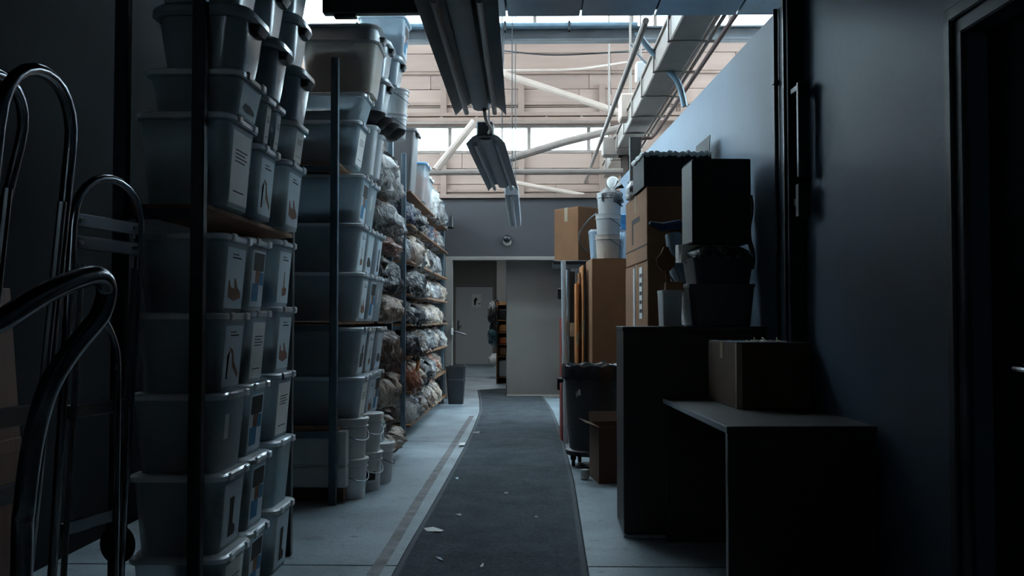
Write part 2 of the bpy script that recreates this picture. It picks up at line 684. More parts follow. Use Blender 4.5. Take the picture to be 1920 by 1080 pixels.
for nm, z0, z1, cuts in (('window_1', 4.0, 4.38, [-5.5, -4.1, -2.75, -1.4, -.07, .93, 1.28]),
                         ('window_2', 6.0, 6.6, [-5.5, -4.3, -2.9, -1.45, 0.03, 1.66, 2.05, 2.7, 3.3, 4.4, 5.5])):
    wn = bpy.data.objects.new(nm, None)
    COL.objects.link(wn)
    wn['kind'] = 'structure'
    for a, c in zip(cuts[:-1], cuts[1:]):
        b = MB()
        b.box(a + .02, c - .02, PY + .05, PY + .056, z0, z1)
        ob('pane', (b, M_pane), wn)
    b = MB()
    for x in cuts:
        b.box(x - .03, x + .03, PY + .0, PY + .09, z0 - .02, z1 + .02, .004)
    b.box(cuts[0], cuts[-1], PY - .02, PY + .09, z0 - .05, z0, .004)
    b.box(cuts[0], cuts[-1], PY - .02, PY + .09, z1, z1 + .05, .004)
    obs('frame_bar', (b, M_pipe), wn)


# ------------------------------------------------------------------ roof steel, pipes, cables
def pipe(name, label, cat, pts, r, m, group=None, seg=10, path=False):
    b = MB()
    b.tube(smooth_path(pts) if path else pts, r, seg)
    return tag(ob(name, (b, m)), label, cat, group)


t = thing('roof_beam', 'blue-grey steel roof beam crossing above the aisle under the upper windows', 'beam', (0, 12, 4.66))
M_beam = mat('beam_paint', S(92, 96, 100), .5, .2, var=.15, scale=4)
b = MB()
b.box(-6, 6, -.08, .08, .0, .025, .004)
b.box(-6, 6, -.02, .02, .025, .155, .004)
b.box(-6, 6, -.08, .08, .155, .18, .004)
obs('flange_beam', (b, M_beam), t)
b = MB()
b.tube([(-6, -.13, .17), (1.3, -.13, .17)], .042, 10)
ob('top_pipe', (b, M_bsteel), t)
b = MB()
for x in (-2.2, -.35, .45, 2.2):
    b.box(x - .015, x + .015, -.18, -.08, .1, .22, .003)
obs('pipe_clip', (b, M_dsteel), t)
t = thing('roof_beam', 'cream timber ledge beam along the plank wall above the lower windows', 'beam', (0, 15.8, 4.43))
b = MB()
b.box(-6, 6, -.1, .1, 0, .07, .006)
b.box(-6, 6, -.05, .09, .1, .16, .006)
obs('ledge', (b, M_trimp), t)
b = MB()
for k in range(20):
    b.box(-5.6 + k * .58, -5.56 + k * .58, -.03, .05, .07, .1)
obs('spacer_block', (b, M_pipe), t)
pipe('roof_strut', 'cream diagonal brace tube sloping across the upper planks below the roof beam', 'strut', [at(935, 136, 15), at(1165, 212, 15)], .055, M_pipew)
pipe('roof_strut', 'pale short strut rising from above the grey tub to the window head', 'strut', [at(818, 318, 13), at(890, 228, 13)], .055, M_pipew)
pipe('roof_strut', 'grey diagonal strut crossing the lower windows towards the box duct', 'strut', [at(930, 305, 13.5), at(1060, 266, 13.5), at(1165, 240, 13.5)], .055, M_pipe)
pipe('roof_pipe', 'grey brown level pipe just below the lower windows', 'pipe', [at(700, 324, 13), at(1168, 321, 13)], .04, M_pipe)
pipe('roof_strut', 'thin cream brace low on the planks above the grey wall', 'strut', [at(968, 343, 15.4), at(1095, 366, 15.4)], .035, M_pipew)
pipe('conduit', 'thin grey conduit running down the aisle beside the box duct', 'pipe', [(.852, 7.2, 3.42), (.852, 15.8, 3.42)], .026, M_pipe)
pipe('conduit', 'dark red pipe above the blue-grey partition ending in an elbow', 'pipe',
     [(1.5, 7.0, 3.42), (1.49, 11.6, 3.42), (1.47, 11.9, 3.42), (1.2, 11.95, 3.42)], .02, M_piper)
pipe('conduit', 'bent blue-grey conduit dropping from the beam to the partition top', 'pipe',
     [at(1195, 60, 9), at(1212, 85, 9), at(1245, 122, 9), at(1272, 156, 9), at(1284, 200, 9)], .03, M_bsteel, path=True)
t = thing('box_duct', 'long beige box duct with conduits strapped along its side', 'duct', (1.28, 0, 3.5))
b = MB()
b.box(-.13, .13, 7.0, 15.8, 0, .2, .01)
b.box(-.15, .15, 7.0, 15.8, .2, .225, .005)
obs('casing', (b, M_pipe), t)
for dx, r, m in ((.165, .022, M_pipew), (.215, .018, M_pipe)):
    b = MB()
    b.tube([(dx, 6.9, .04), (dx, 15.7, .04)], r, 8)
    ob('side_conduit', (b, m), t)
b = MB()
for y in range(8, 16):
    b.box(-.155, .24, y - .02, y + .02, -.012, 0, .003)
    b.box(-.155, -.14, y - .02, y + .02, -.012, .2, .003)
obs('strap', (b, M_pipe), t)


def jbox(label, px0, px1, py0, py1, Y, m, dy=.2):
    a, c = at(px0, py1, Y), at(px1, py0, Y)
    t = thing('junction_box', label, 'box', ((a.x + c.x) / 2, Y, a.z))
    hx, h = (c.x - a.x) / 2, c.z - a.z
    b = MB()
    b.box(-hx, hx, 0, dy, 0, h, .015)
    ob('housing', (b, m), t)
    b = MB()
    b.box(-hx * .9, hx * .9, -.012, 0, h * .06, h * .94, .004)
    ob('cover', (b, m), t)
    b = MB()
    b.tube([(0, dy / 2, h), (0, dy / 2, 7.2 - a.z)], .014, 8)
    ob('conduit_stub', (b, M_pipe), t)


jbox('large cream electrical box hung beside the box duct', 1163, 1206, 174, 222, 11.6, M_pipew, .3)
jbox('small grey brown electrical box under the lower window end', 1130, 1157, 256, 292, 13.4, M_pipe)
jbox('small white electrical box high between conduit and duct', 1193, 1213, 114, 148, 12.3, M_whitep)
t = thing('round_lamp', 'round white bulkhead lamp below the pipes by the stacked tubs', 'lamp', at(1149, 342, 14.0))
b = MB()
b.lathe([(.04, -.06), (.085, -.05), (.09, 0), (.07, .03), (.02, .045)], 18)
b.v = [(x, -z, y) for x, y, z in b.v]
ob('lens', (b, M_whitep), t)
b = MB()
b.lathe([(.1, -.1), (.1, -.055)], 18)
b.v = [(x, -z, y) for x, y, z in b.v]
ob('backplate', (b, M_pipe), t)
b = MB()
b.tube([(0, .1, 0), (0, 1.97, 0)], .018, 8)
ob('bracket_arm', (b, M_pipe), t)
t = thing('roof_post', 'dark brown steel post carrying the roof behind the stacked cartons', 'post', (1.36, 13.7, 0))
b = MB()
for y in (-.09, .08):
    b.box(-.1, .1, y, y + .015, 0, 3.6, .002)
b.box(-.01, .01, -.09, .09, 0, 3.6)
ob('flange_post', (b, mat('rust_brown', S(74, 60, 54), .7)), t)
b = MB()
b.box(-.14, .14, -.13, .13, 3.5, 3.53, .004)
ob('cap_plate', (b, M_pipe), t)
for i, (pts, lab, m, r) in enumerate([
    ([(880, 92, 15.88), (938, 95, 15.4), (1040, 103, 15.2), (1180, 96, 15.3), (1215, 90, 15.88)], 'thin dark cable sagging across the upper planks', M_dsteel, .012),
    ([(870, 133, 15.88), (938, 132, 15.5), (1060, 131, 15.3), (1125, 124, 15.5), (1176, 116, 15.88)], 'white sagging rope across the planks below the dark cable', M_pipew, .02),
    ([(1183, 84, 10.5), (1205, 112, 10.4), (1240, 140, 10.2), (1262, 142, 10.3), (1272, 128, 10.5)], 'dark cable looping from the conduit over the box duct', M_dsteel, .013),
    ([(945, 62, 11.9), (943, 130, 11.9)], 'short dark hanging wire below the roof beam', M_dsteel, .008),
    ([(1142, 122, 15.9), (1144, 150, 15.9), (1146, 178, 15.9)], 'short red brown drop wire under the white rope', M_piper, .012),
]):
    pipe('cable', lab, 'cable', [at(*p) for p in pts], r, m, path=True, seg=6)


# hung fluorescent fixtures
def fixture(label, x, y0, y1, z0, z1, wd, chain_to, refl=True, end=False):
    L = math.hypot(y1 - y0, z1 - z0)
    t = thing('strip_light', label, 'light fixture', (x[0], y0, z0))
    t.rotation_euler = (math.atan2(z1 - z0, y1 - y0), 0, math.atan2(-(x[1] - x[0]), y1 - y0))
    b = MB()
    if refl:
        pr = [(-wd, 0), (-wd * .93, .012), (-wd * .66, .055), (-wd * .4, .075), (-wd * .3, .04), (-wd * .16, .03), (0, .03),
              (wd * .16, .03), (wd * .3, .04), (wd * .4, .075), (wd * .66, .055), (wd * .93, .012), (wd, 0)]
        up = [(u, v + .006) for u, v in pr]
        ring = pr + up[::-1]
        b.loft([[(u, yy_, v) for u, v in ring] for yy_ in (0, L * .33, L * .66, L)], False, False)
        n = len(pr)
        for yy_ in (0, L):
            for k in range(n - 1):
                b.poly([(pr[k][0], yy_, pr[k][1]), (pr[k + 1][0], yy_, pr[k + 1][1]), (up[k + 1][0], yy_, up[k + 1][1]), (up[k][0], yy_, up[k][1])])
        ob('reflector', (b, M_fix), t)
    b = MB()
    cw = wd * (.2 if refl else .62)
    b.box(-cw, cw, .02, L - .02, .032 if refl else 0, .1, .008)
    ob('channel', (b, M_fix), t)
    for s in (-1, 1) if refl else (0,):
        b = MB()
        b.tube([(s * wd * .55, .06, .008 if refl else -.025), (s * wd * .55, L - .06, .008 if refl else -.025)], .016, 10)
        ob('lamp_tube', (b, M_lamp), t)
    for yy_ in (.35, L - .25):
        b = MB()
        b.tube([(0, yy_, .1), (0, yy_, .1 + chain_to)], .006, 6)
        ob('hanger', (b, M_dsteel), t)
    if end:
        b = MB()
        b.box(-wd * .42, wd * .42, -.1, .07, .045, .16, .01)
        ob('end_cap', (b, M_black), t)
    return t


p0, p1 = at(855, 0, 3.6), at(902, 217, 6.0)
fixture('large strip light with ribbed reflector hung under the low ceiling edge', (p0.x, p1.x), 3.56, 6.0, p0.z, p1.z, .16, .9)
p0, p1 = at(911, 272, 7.55), at(944, 358, 9.9)
fixture('second strip light with ribbed reflector and black end cap over the aisle', (p0.x, p1.x), 7.5, 9.9, p0.z, p1.z, .155, 4.4, end=True)
p0, p1 = at(959, 366, 10.2), at(967, 424, 13.2)
fixture('narrow bare strip light beyond the second reflector light, before the grey wall', (p0.x, p1.x), 10.2, 13.2, p0.z, p1.z, .12, 4.5, refl=False)
pipe('cable', 'twisted cable joining the first and second strip lights', 'cable',
     [at(908, 205, 5.9), at(912, 226, 6.4), at(920, 240, 7), at(916, 250, 7.45)], .012, M_pipe, path=True)

# dark hanging panel left of the first light
a, c = at(606, 28, 5.05), at(785, 0, 5.05)
t = thing('hanging_sign', 'black panel seen from behind hanging beside the large strip light', 'panel', ((a.x + c.x) / 2, 5.05, a.z))
hx = (c.x - a.x) / 2
b = MB()
b.box(-hx, hx + .08, -.03, .03, 0, .34, .006)
ob('board', (b, M_black), t)
for xx in (-hx + .1, hx - .05):
    b = MB()
    b.tube([(xx, 0, .34), (xx, 0, CZ - a.z + .04)], .006, 6)
    ob('hanger', (b, M_dsteel), t)
b = MB()
b.box(-hx + .06, -hx + .18, -.025, .025, -.02, 0, .004)
ob('bottom_tab', (b, M_black), t)

# ------------------------------------------------------------------ floor covering
b = MB()
L = [(728, 1090), (765, 1022), (799, 965), (835, 902), (870, 839), (888, 800), (899, 772), (899, 752), (895, 732)]
Rr = [(1107, 1090), (1096, 1022), (1087, 965), (1077, 902), (1060, 835), (1049, 800), (1037, 771), (1028, 757), (1014, 738)]


def fpt(px, py):
    d_ = CR @ Vector(((px - 960) / 1800, (540 - py) / 1800, -1))
    p_ = CAM + d_ * (-CAM.z / d_.z)
    return (p_.x, p_.y)


lp = [fpt(*q) for q in L]
rp = [fpt(*q) for q in Rr]
lp = [(lp[0][0] + .02, 1.0)] + lp + [(-.58, 16.2)]
rp = [(rp[0][0] + .01, 1.0)] + rp + [(.25, 16.2)]
n = len(lp)
vs = []
for (l, r_) in zip(lp, rp):
    vs += [(l[0], l[1], .0), (l[0] + .01, l[1], .009), (r_[0] - .01, r_[1], .009), (r_[0], r_[1], 0)]
fs = []
for k in range(n - 1):
    for j in range(3):
        fs.append((4 * k + j, 4 * k + j + 1, 4 * k + 5 + j, 4 * k + 4 + j))
b._add(vs, fs)
run = tag(ob('floor_runner', (b, M_mat)), 'long dark grey carpet runner curving down the aisle', 'mat')
for side, sg in ((lp, 1), (rp, -1)):
    b = MB()
    for k in range(len(side) - 1):
        (x0, y0), (x1, y1) = side[k], side[k + 1]
        b.poly([(x0 + sg * .011, y0, .0096), (x0 + sg * .035, y0, .0096), (x1 + sg * .035, y1, .0096), (x1 + sg * .011, y1, .0096)])
    ob('edge_binding', (b, M_matedge), run)
b = MB()
tl = [(733, 1080), (766, 1022), (810, 940), (838, 889), (862, 846), (884, 805), (897, 780)]
for i in range(len(tl) - 1):
    (x0, y0), (x1, y1) = fpt(tl[i][0] - 22 + i * 2.4, tl[i][1]), fpt(tl[i + 1][0] - 22 + (i + 1) * 2.4, tl[i + 1][1])
    b.poly([(x0 - .06, y0, .0015), (x0, y0, .0015), (x1, y1, .0015), (x1 - .06, y1, .0015)])
tag(ob('floor_tape', (b, M_tape)), 'worn grey tape strip on the concrete beside the carpet runner', 'tape')
for i, (pts, lab, m) in enumerate([
    ([(794, 994), (812, 993), (832, 998), (826, 1002), (800, 1000)], 'largest white paper scrap lying on the runner', M_paper),
    ([(816, 1048), (826, 1051), (831, 1055), (822, 1054)], 'small curled paper scrap low on the runner, below the largest scrap', M_paperb),
    ([(900, 1066), (906, 1061), (907, 1065), (902, 1069)], 'tiny white scrap at the near end of the runner', M_paper),
    ([(862, 833), (872, 832), (871, 837), (861, 838)], 'white square scrap on the tape beside the runner', M_paper),
    ([(854, 898), (859, 898), (860, 901), (855, 902)], 'tiny pale scrap on the runner just beyond the largest scrap', M_paperb),
    ([(886, 812), (900, 811), (898, 815), (887, 815)], 'flat black scrap far along the runner', M_black),
    ([(854, 967), (866, 967), (864, 971), (855, 970)], 'black fluff on the runner beyond the largest paper scrap', M_black),
    ([(1002, 971), (1009, 971), (1008, 975), (1003, 975)], 'black speck on the runner on the cabinet side', M_black),
    ([(945, 926), (953, 926), (952, 930), (946, 930)], 'small dark crumb in the middle of the runner', M_black),
]):
    b = MB()
    q = [fpt(*p_) for p_ in pts]
    zz = .0102
    cxx = sum(p_[0] for p_ in q) / len(q)
    b.loft([[(p_[0], p_[1], zz + .004 * (k % 2)) for k, p_ in enumerate(q)], [(p_[0], p_[1], zz + .0015 + .004 * (k % 2)) for k, p_ in enumerate(q)]])
    tag(ob('paper_scrap' if m is not M_black else 'black_scrap', (b, m)), lab, 'scrap')

# ------------------------------------------------------------------ containers
SHAPES = {
    'boot': [(.3, .05), (.72, .05), (.8, .12), (.78, .24), (.6, .34), (.6, .95), (.3, .95), (.33, .5)],
    'heel': [(.12, .75), (.3, .95), (.42, .8), (.5, .45), (.9, .1), (.95, .2), (.8, .38), (.62, .58), (.5, .9), (.3, 1.0), (.2, .8), (.2, .1), (.13, .1)],
    'sandal': [(.1, .2), (.5, .1), (.95, .2), (.92, .36), (.7, .5), (.55, .75), (.45, .74), (.5, .45), (.25, .5), (.15, .7), (.08, .66)],
    'bag': [(.15, .1), (.85, .1), (.9, .6), (.72, .62), (.66, .92), (.36, .92), (.28, .62), (.1, .6)],
    'strap': [(.4, .1), (.8, .16), (.85, .38), (.62, .42), (.56, .95), (.48, .95), (.5, .42), (.36, .36)],
    'slipper': [(.08, .3), (.3, .14), (.94, .2), (.9, .4), (.55, .62), (.2, .6)],
}
PHOTO = {'boot': 'black boot', 'heel': 'brown heel', 'sandal': 'brown sandal', 'bag': 'dark handbag', 'strap': 'strappy shoe', 'slipper': 'dark slipper',
         'collage': 'blue collage', 'page': 'plain sheet', 'tagstrip': 'small tag', None: None}


def bin_body(w_, d_, h, m):
    def f():
        b = MB()
        hb = h - .03
        rings = []
        for q in (0, .04, .5, 1):
            s_ = .87 + .13 * q
            rings.append(rr(d_ / 2 * s_, w_ / 2 * s_, .045, hb * q))
        rings.append(rr(d_ / 2 + .012, w_ / 2 + .012, .05, hb))
        rings.append(rr(d_ / 2 + .012, w_ / 2 + .012, .05, hb + .012))
        b.loft(rings, True, False)
        return b.mesh('bin_body', m)
    return cached(('body', w_, d_, h, m.name), f)


def bin_lid(w_, d_, h, m):
    def f():
        b = MB()
        z = h - .024
        b.loft([rr(d_ / 2 + .016, w_ / 2 + .016, .05, z), rr(d_ / 2 + .017, w_ / 2 + .017, .05, z + .016),
                rr(d_ / 2 + .008, w_ / 2 + .008, .045, z + .023), rr(d_ / 2 - .03, w_ / 2 - .03, .03, z + .023),
                rr(d_ / 2 - .036, w_ / 2 - .036, .03, z + .016)], True, True)
        return b.mesh('bin_lid', m)
    return cached(('lid', w_, d_, h, m.name), f)


def bin_contents(w_, d_, h, fill, m, seed):
    def f():
        b = MB()
        hb = (h - .03)
        rings = []
        for q in (.02, .3, .6, .85, 1):
            s_ = (.82 + .1 * q * fill) * (.9 if q == 1 else 1)
            z = .01 + hb * fill * q
            rings.append([(x * (1 + .05 * noise.noise((x * 9, y * 9, seed + q))), y * (1 + .05 * noise.noise((y * 9, x * 9, seed - q))),
                           z + .12 * h * noise.noise((x * 7 + seed, y * 7, q)) * (q > .5)) for x, y, z in rr(d_ / 2 * s_, w_ / 2 * s_, .05, z)])
        b.loft(rings)
        return b.mesh('contents', m)
    return cached(('cont', w_, d_, h, fill, m.name, seed), f)


def photo_mesh(kind, w_, d_, h):
    def f():
        b = MB()
        hb = h - .03
        hw = w_ * .5 * .86 - .03

        def P(u, v, e):          # on the tapered front, u across, v up
            z = hb * v
            return (d_ / 2 * (.87 + .13 * v) + e, (u - .5) * 2 * hw, z)

        def quad(u0, u1, v0, v1, e):
            b.poly([P(u0, v0, e), P(u1, v0, e), P(u1, v1, e), P(u0, v1, e)])
        if kind == 'tagstrip':
            quad(.1, .3, .45, .8, .002)
            return b.mesh('tag_strip', [M_paper, M_ink, M_inkb, M_inkbl])
        b.mi = 0
        quad(.04, .96, .06, .93, .002)
        if kind == 'page':
            b.mi = 1
            for k in range(4):
                quad(.2, .8 - .1 * (k % 2), .7 - k * .045, .715 - k * .045, .0035)
            quad(.2, .75, .2, .215, .0035)
        elif kind == 'collage':
            b.mi = 1
            quad(.12, .9, .62, .9, .003)
            b.mi = 3
            quad(.12, .6, .14, .42, .003)
            quad(.62, .9, .4, .6, .0034)
            b.mi = 2
            quad(.3, .7, .42, .62, .0032)
        else:
            b.mi = 1 if kind in ('boot', 'bag', 'slipper') else 2
            b.poly([P(.12 + .76 * u, .12 + (.62 if kind in ('boot', 'bag') else .5) * v, .003) for u, v in SHAPES[kind]])
            b.mi = 1
            if kind in ('heel', 'sandal', 'strap'):
                quad(.3, .75, .78, .8, .003)
                quad(.3, .6, .83, .845, .003)
        return b.mesh('photo_sheet', [M_paperb if kind != 'page' else M_paper, M_ink, M_inkb, M_inkbl])
    return cached(('photo', kind, w_, d_, h), f)


def clear_bin(label, x_front, y0, y1, z, h, d_, photo=None, fill=.6, cloth='black', lid=True, group=None, rz=0, name='storage_bin', bm=None, lm=None, latch=True):
    w_ = round(y1 - y0, 3)
    t = thing(name, label, 'bin', (x_front - d_ / 2, (y0 + y1) / 2, z), rz, group)
    ob('body', bin_body(w_, d_, h, bm or M_clear), t)
    if lid:
        ob('lid', bin_lid(w_, d_, h, lm or M_lid), t)
        if latch:
            for yy_ in (-.28, .28):
                def f():
                    b = MB()
                    b.box(d_ / 2 + .012, d_ / 2 + .026, yy_ * w_ - .022, yy_ * w_ + .022, h - .03, h + .001, .005)
                    return b.mesh('latch', M_lid)
                ob('latch', cached(('latch', w_, d_, h, yy_), f), t)
    if fill:
        ob('contents', bin_contents(w_, d_, h, fill, CLOTH[cloth], random.randint(0, 5)), t)
    if photo:
        ob('photo_sheet' if photo != 'tagstrip' else 'tag_strip', photo_mesh(photo, w_, d_, h), t)
    return t


def grey_tote(label, x_front, y0, y1, z, h, d_, group=None, m=None, lidm=None, dome=.02, name='lidded_tote', contents=None, lidh=.055):
    w_ = round(y1 - y0, 3)
    m = m or M_tote
    lidm = lidm or m
    t = thing(name, label, 'tote', (x_front - d_ / 2, (y0 + y1) / 2, z), random.uniform(-.03, .03), group)

    def f():
        b = MB()
        hb = h - lidh + .005
        rings = []
        for q in (0, .03, .25, .6, 1):
            s_ = .84 + .16 * q ** .8
            rings.append(rr(d_ / 2 * s_ - (.01 if q == 0 else 0), w_ / 2 * s_ - (.01 if q == 0 else 0), .085, hb * q, n=6))
        b.loft(rings, True, False)
        return b.mesh('body', m)

    def g():
        b = MB()
        z_ = h - lidh
        a_, c_ = d_ / 2, w_ / 2
        up_ = [rr(a_ + .004, c_ + .004, .09, z_ + .02, n=6), rr(a_ - .002, c_ - .002, .09, h - .03, n=6), rr(a_ + .01, c_ + .01, .09, h - .028, n=6)] if lidh > .06 else []
        z0_, z_ = z_, h - .055
        b.loft([rr(a_ + .012, c_ + .012, .09, z0_, n=6), rr(a_ + .024, c_ + .024, .1, z0_ + .012, n=6)] + up_ + [rr(a_ + .022, c_ + .022, .1, z_ + .035, n=6)] + [
                rr(a_ + .008, c_ + .008, .09, z_ + .047, n=6), rr(a_ - .03, c_ - .03, .07, z_ + .05, n=6), rr(a_ - .06, c_ - .06, .06, z_ + .035 + dome, n=6)])
        return b.mesh('lid', lidm)

    def k():
        b = MB()
        b.loft([rr(.02, .055, .018, h - .085, d_ / 2 + .0, 0), rr(.03, .07, .025, h - .055, d_ / 2 + .006, 0)])
        return b.mesh('grip', M_black)
    ob('body', cached(('gt', w_, d_, h, m.name, lidh), f), t)
    ob('lid', cached(('gl', w_, d_, h, lidm.name, dome, lidh), g), t)
    ob('grip', cached(('gg', w_, d_, h), k), t)
    if contents:
        ob('contents', bin_contents(w_, d_, h, .6, CLOTH[contents], 3), t)
    return t


def bucket(label, x, y, z, r, h, m=None, lid=True, group=None, nested=False, patch=False, rz=0):
    m = m or M_whitep
    t = thing('bucket', label, 'bucket', (x, y, z), rz, group)

    def f():
        b = MB()
        b.lathe([(r * .84, 0), (r * .86, .006), (r * .96, h * .76), (r * 1.03, h * .77), (r * 1.03, h * .8), (r * .975, h * .81), (r * .985, h * .93),
                 (r * 1.02, h * .94), (r * 1.02, h * .975), (r * .96, h * .975), (r * .8, h * .1)], 26)
        return b.mesh('pail', m)
    ob('pail', cached(('pail', r, h, m.name), f), t)
    if lid:
        def g():
            b = MB()
            b.lathe([(r * 1.03, h * .925), (r * 1.07, h * .93), (r * 1.07, h * .985), (r * 1.02, h), (r * .9, h), (r * .88, h * .985)], 26)
            return b.mesh('lid', m)
        ob('lid', cached(('plid', r, h, m.name), g), t)

    def k():
        b = MB()
        pts = [(r * 1.05 * math.sin(a), -r * 1.05 * math.cos(a) * .0 + r * 1.06 * abs(math.cos(a)) , h * .8 - .35 * h * abs(math.cos(a))) for a in [math.pi * (i / 12 - .5) for i in range(13)]]
        b.tube(pts, .0035, 5)
        return b.mesh('bail', M_dull)
    ob('bail', cached(('bail', r, h), k), t, rot=(0, 0, R(-90)))
    if patch:
        b = MB()
        for a in range(6):
            a0, a1 = R(-60 + a * 12), R(-48 + a * 12)
            q = [(a0, .22), (a1, .22), (a1, .6), (a0, .6)]
            b.poly([((r * (.845 + .15 * v) + .002) * math.cos(u), (r * (.845 + .15 * v) + .002) * math.sin(u), h * v) for u, v in q])
        b.mi = 1
        for a in range(3):
            a0, a1 = R(-44 + a * 12), R(-32 + a * 12)
            q = [(a0, .28), (a1, .28), (a1, .5), (a0, .5)]
            b.poly([((r * (.845 + .15 * v) + .004) * math.cos(u), (r * (.845 + .15 * v) + .004) * math.sin(u), h * v) for u, v in q])
        ob('label_patch', (b, [M_paper, M_ink]), t)
    return t


# ------------------------------------------------------------------ racks
def rack(label, x0, x1, y0, y1, ztop, boards, m=M_bsteel, bm=M_ply, name='shelving_rack', over=.024):
    t = thing(name, label, 'rack', (x1, y0, 0))
    W, L_ = x0 - x1, y1 - y0

    def post():
        b = MB()
        b.box(-.004, .04, -.002, .002, 0, ztop, .001)
        b.box(.036, .04, 0, .045, 0, ztop, .001)
        b.box(-.004, .04, 0, .045, 0, .01)
        return b.mesh('post', m)
    for (x, y) in ((0, 0), (W, 0), (0, L_), (W, L_)):
        b = MB()
        b.box(x - .024, x + .024, y - .022, y + .022, 0, ztop, .004)
        ob('post', (b, m), t)
    for z in boards:
        b = MB()
        b.box(W - .02, over, .026, L_ - .026, z - .02, z, .003)
        ob('shelf_board', (b, bm), t)
        b = MB()
        b.box(W, 0, -.01, .012, z - .06, z - .02, .003)
        b.box(W, 0, L_ - .012, L_ + .01, z - .06, z - .02, .003)
        obs('end_beam', (b, m), t)
    return t


rack('tall rack of clear bins beside the hand trucks', -1.5, -1.215, 3.45, 4.74, 3.0, [1.585], mat('black_steel', S(52, 58, 62), .45, .4), M_ply)
rack('tall rack of clear bins standing over the white buckets', -1.75, -1.26, 6.04, 8.4, 2.83, [.475, 1.15, 2.165], M_bsteel, M_ply)
C_LEV = [.12, .45, .8, 1.12, 1.42, 1.75, 2.12, 2.45]
rack('long rack packed with bagged clothes reaching the grey wall', -1.9, -1.29, 9.5, 13.62, 2.82, C_LEV, M_bsteel, M_ply, over=.075)

# --- near rack: five rows on the floor, three stacks
GA = 'clear shoe bins in the near rack'
colA = [(3.50, 3.84), (3.88, 4.18), (4.33, 4.66)]
cname = ['post-side', 'middle', 'gap-side']
low = [  # per row from the floor: photo, cloth, fill
    [('page', 'black', .5), ('collage', 'navy', .6), ('boot', 'black', .3)],
    [('boot', 'black', .75), ('collage', 'black', .6), (None, 'teal', .5)],
    [('tagstrip', 'brown', .5), ('collage', 'black', .5), ('page', 'teal', .3)],
    [('heel', 'charcoal', .65), ('page', 'brown', .5), ('sandal', 'brown', .35)],
    [('sandal', 'black', .6), ('collage', 'grey', .7), ('strap', 'blue', .35)]]
for r in range(5):
    for c in range(3):
        ph, cl, fi = low[r][c]
        y0, y1 = colA[c]
        hh = (.297, .3, .306)[c]
        word = PHOTO[ph]
        lab = ('clear bin with %s photo, %s in %s stack, rack beside hand trucks' % (word, ('bottom', 'second up', 'third up', 'fourth up', 'fifth up')[r], cname[c])) if ph else \
            'clear bin without photo, %s in %s stack, rack beside hand trucks' % (('bottom', 'second up')[r], cname[c])
        clear_bin(lab, -1.145 - .012 * c + random.uniform(-.006, .006), y0, y1, r * hh, hh - .001, .33, ph, fi, cl, group=GA, rz=random.uniform(-.012, .012))
GB = 'clear photo bins on the upper board of the near rack'
up = [('page', 'charcoal', .345), ('heel', 'navy', .30), ('sandal', 'brown', .31)]
topz = []
for c in range(3):
    ph, cl, hh = up[c]
    clear_bin('clear bin with %s photo, standing on plywood board, %s stack, near rack' % (PHOTO[ph], cname[c]), -1.125, colA[c][0], colA[c][1] + .01, 1.586, hh, .34, ph, .55, cl, group=GB)
    topz.append(1.586 + hh)
clear_bin('shallow clear bin with slipper photo, above the plain sheet bin, near rack', -1.09, 3.5, 3.84, topz[0] + .001, .16, .34, 'slipper', .5, 'black', group=GB)
for c in (1, 2):
    hh = 2.085 - topz[c]
    for j in range(2 if c == 1 else 1):
        y0 = colA[c][0] + (j * .155 if c == 1 else .04)
        clear_bin('small pale lidded bin squeezed under grey totes, %s stack, near rack%s' % (cname[c], (', post side', ', gap side')[j] if c == 1 else ''), -1.1, y0, y0 + (.145 if c == 1 else .24),
                  topz[c] + .001, hh - .002, .3, 'page', .5, 'beige', group='small pale lidded bins in the near rack', lm=M_whitep, latch=False)
GT = 'grey lidded totes on top of the near rack'
zt = [2.095, 2.09, 2.09]
for c in range(3):
    z = zt[c]
    for j in range(3):
        hh = (.25, .245, .25)[j]
        grey_tote('grey lidded tote, %s of its pile, %s stack, near rack' % (('lowest', 'middle', 'topmost')[j], cname[c]), (-1.085, -1.075, -1.09)[c] + (.01, -.005, .0)[j],
                  colA[c][0] + .005, colA[c][1] - .005, z, hh, .34, GT)
        z += hh - .0

# --- second rack
GC = 'clear bins in the rack over the buckets'
colB = [(6.2, 6.52), (6.55, 6.87), (6.91, 7.23)]
bp = ['page', 'collage', 'heel', 'strap', 'boot', 'sandal', 'tagstrip', 'bag', 'slipper']
rows = [(.477, .317, 'lower'), (.796, .317, 'lower'), (1.152, .32, 'middle'), (1.473, .32, 'middle'), (1.794, .32, 'middle')]
cB = ['post-side', 'middle', 'bag-side']
k = 0
for ri, (z, hh, sh) in enumerate(rows):
    for c in range(3):
        if ri == 4 and c == 2:
            continue
        ph = bp[(k * 5 + ri) % 9]
        cl = ['black', 'charcoal', 'navy', 'black', 'brown', 'grey'][k % 6]
        k += 1
        clear_bin('clear bin with %s photo, %s on the %s board, %s stack, rack over buckets' % (PHOTO[ph], ('lower', 'upper', 'bottom', 'middle', 'top')[ri], sh, cB[c]),
                  -1.115 - .008 * c + random.uniform(-.01, .01), colB[c][0], colB[c][1], z, hh - .001, .58, ph, (.35, .7, .55, .6, .25)[ri], cl, group=GC, rz=random.uniform(-.02, .02),
                  bm=clear('cool_plastic', S(232, 244, 250), .62, .22, glow=.5), lm=M_lid)
clear_bin('clear bin of dark things on the top board, rack over buckets, post side', -1.13, 6.16, 6.5, 2.167, .29, .6, 'page', .6, 'black')
clear_bin('shallow clear bin under the big milky tote, rack over buckets', -1.1, 6.16, 6.5, 2.458, .18, .6, None, .4, 'charcoal')
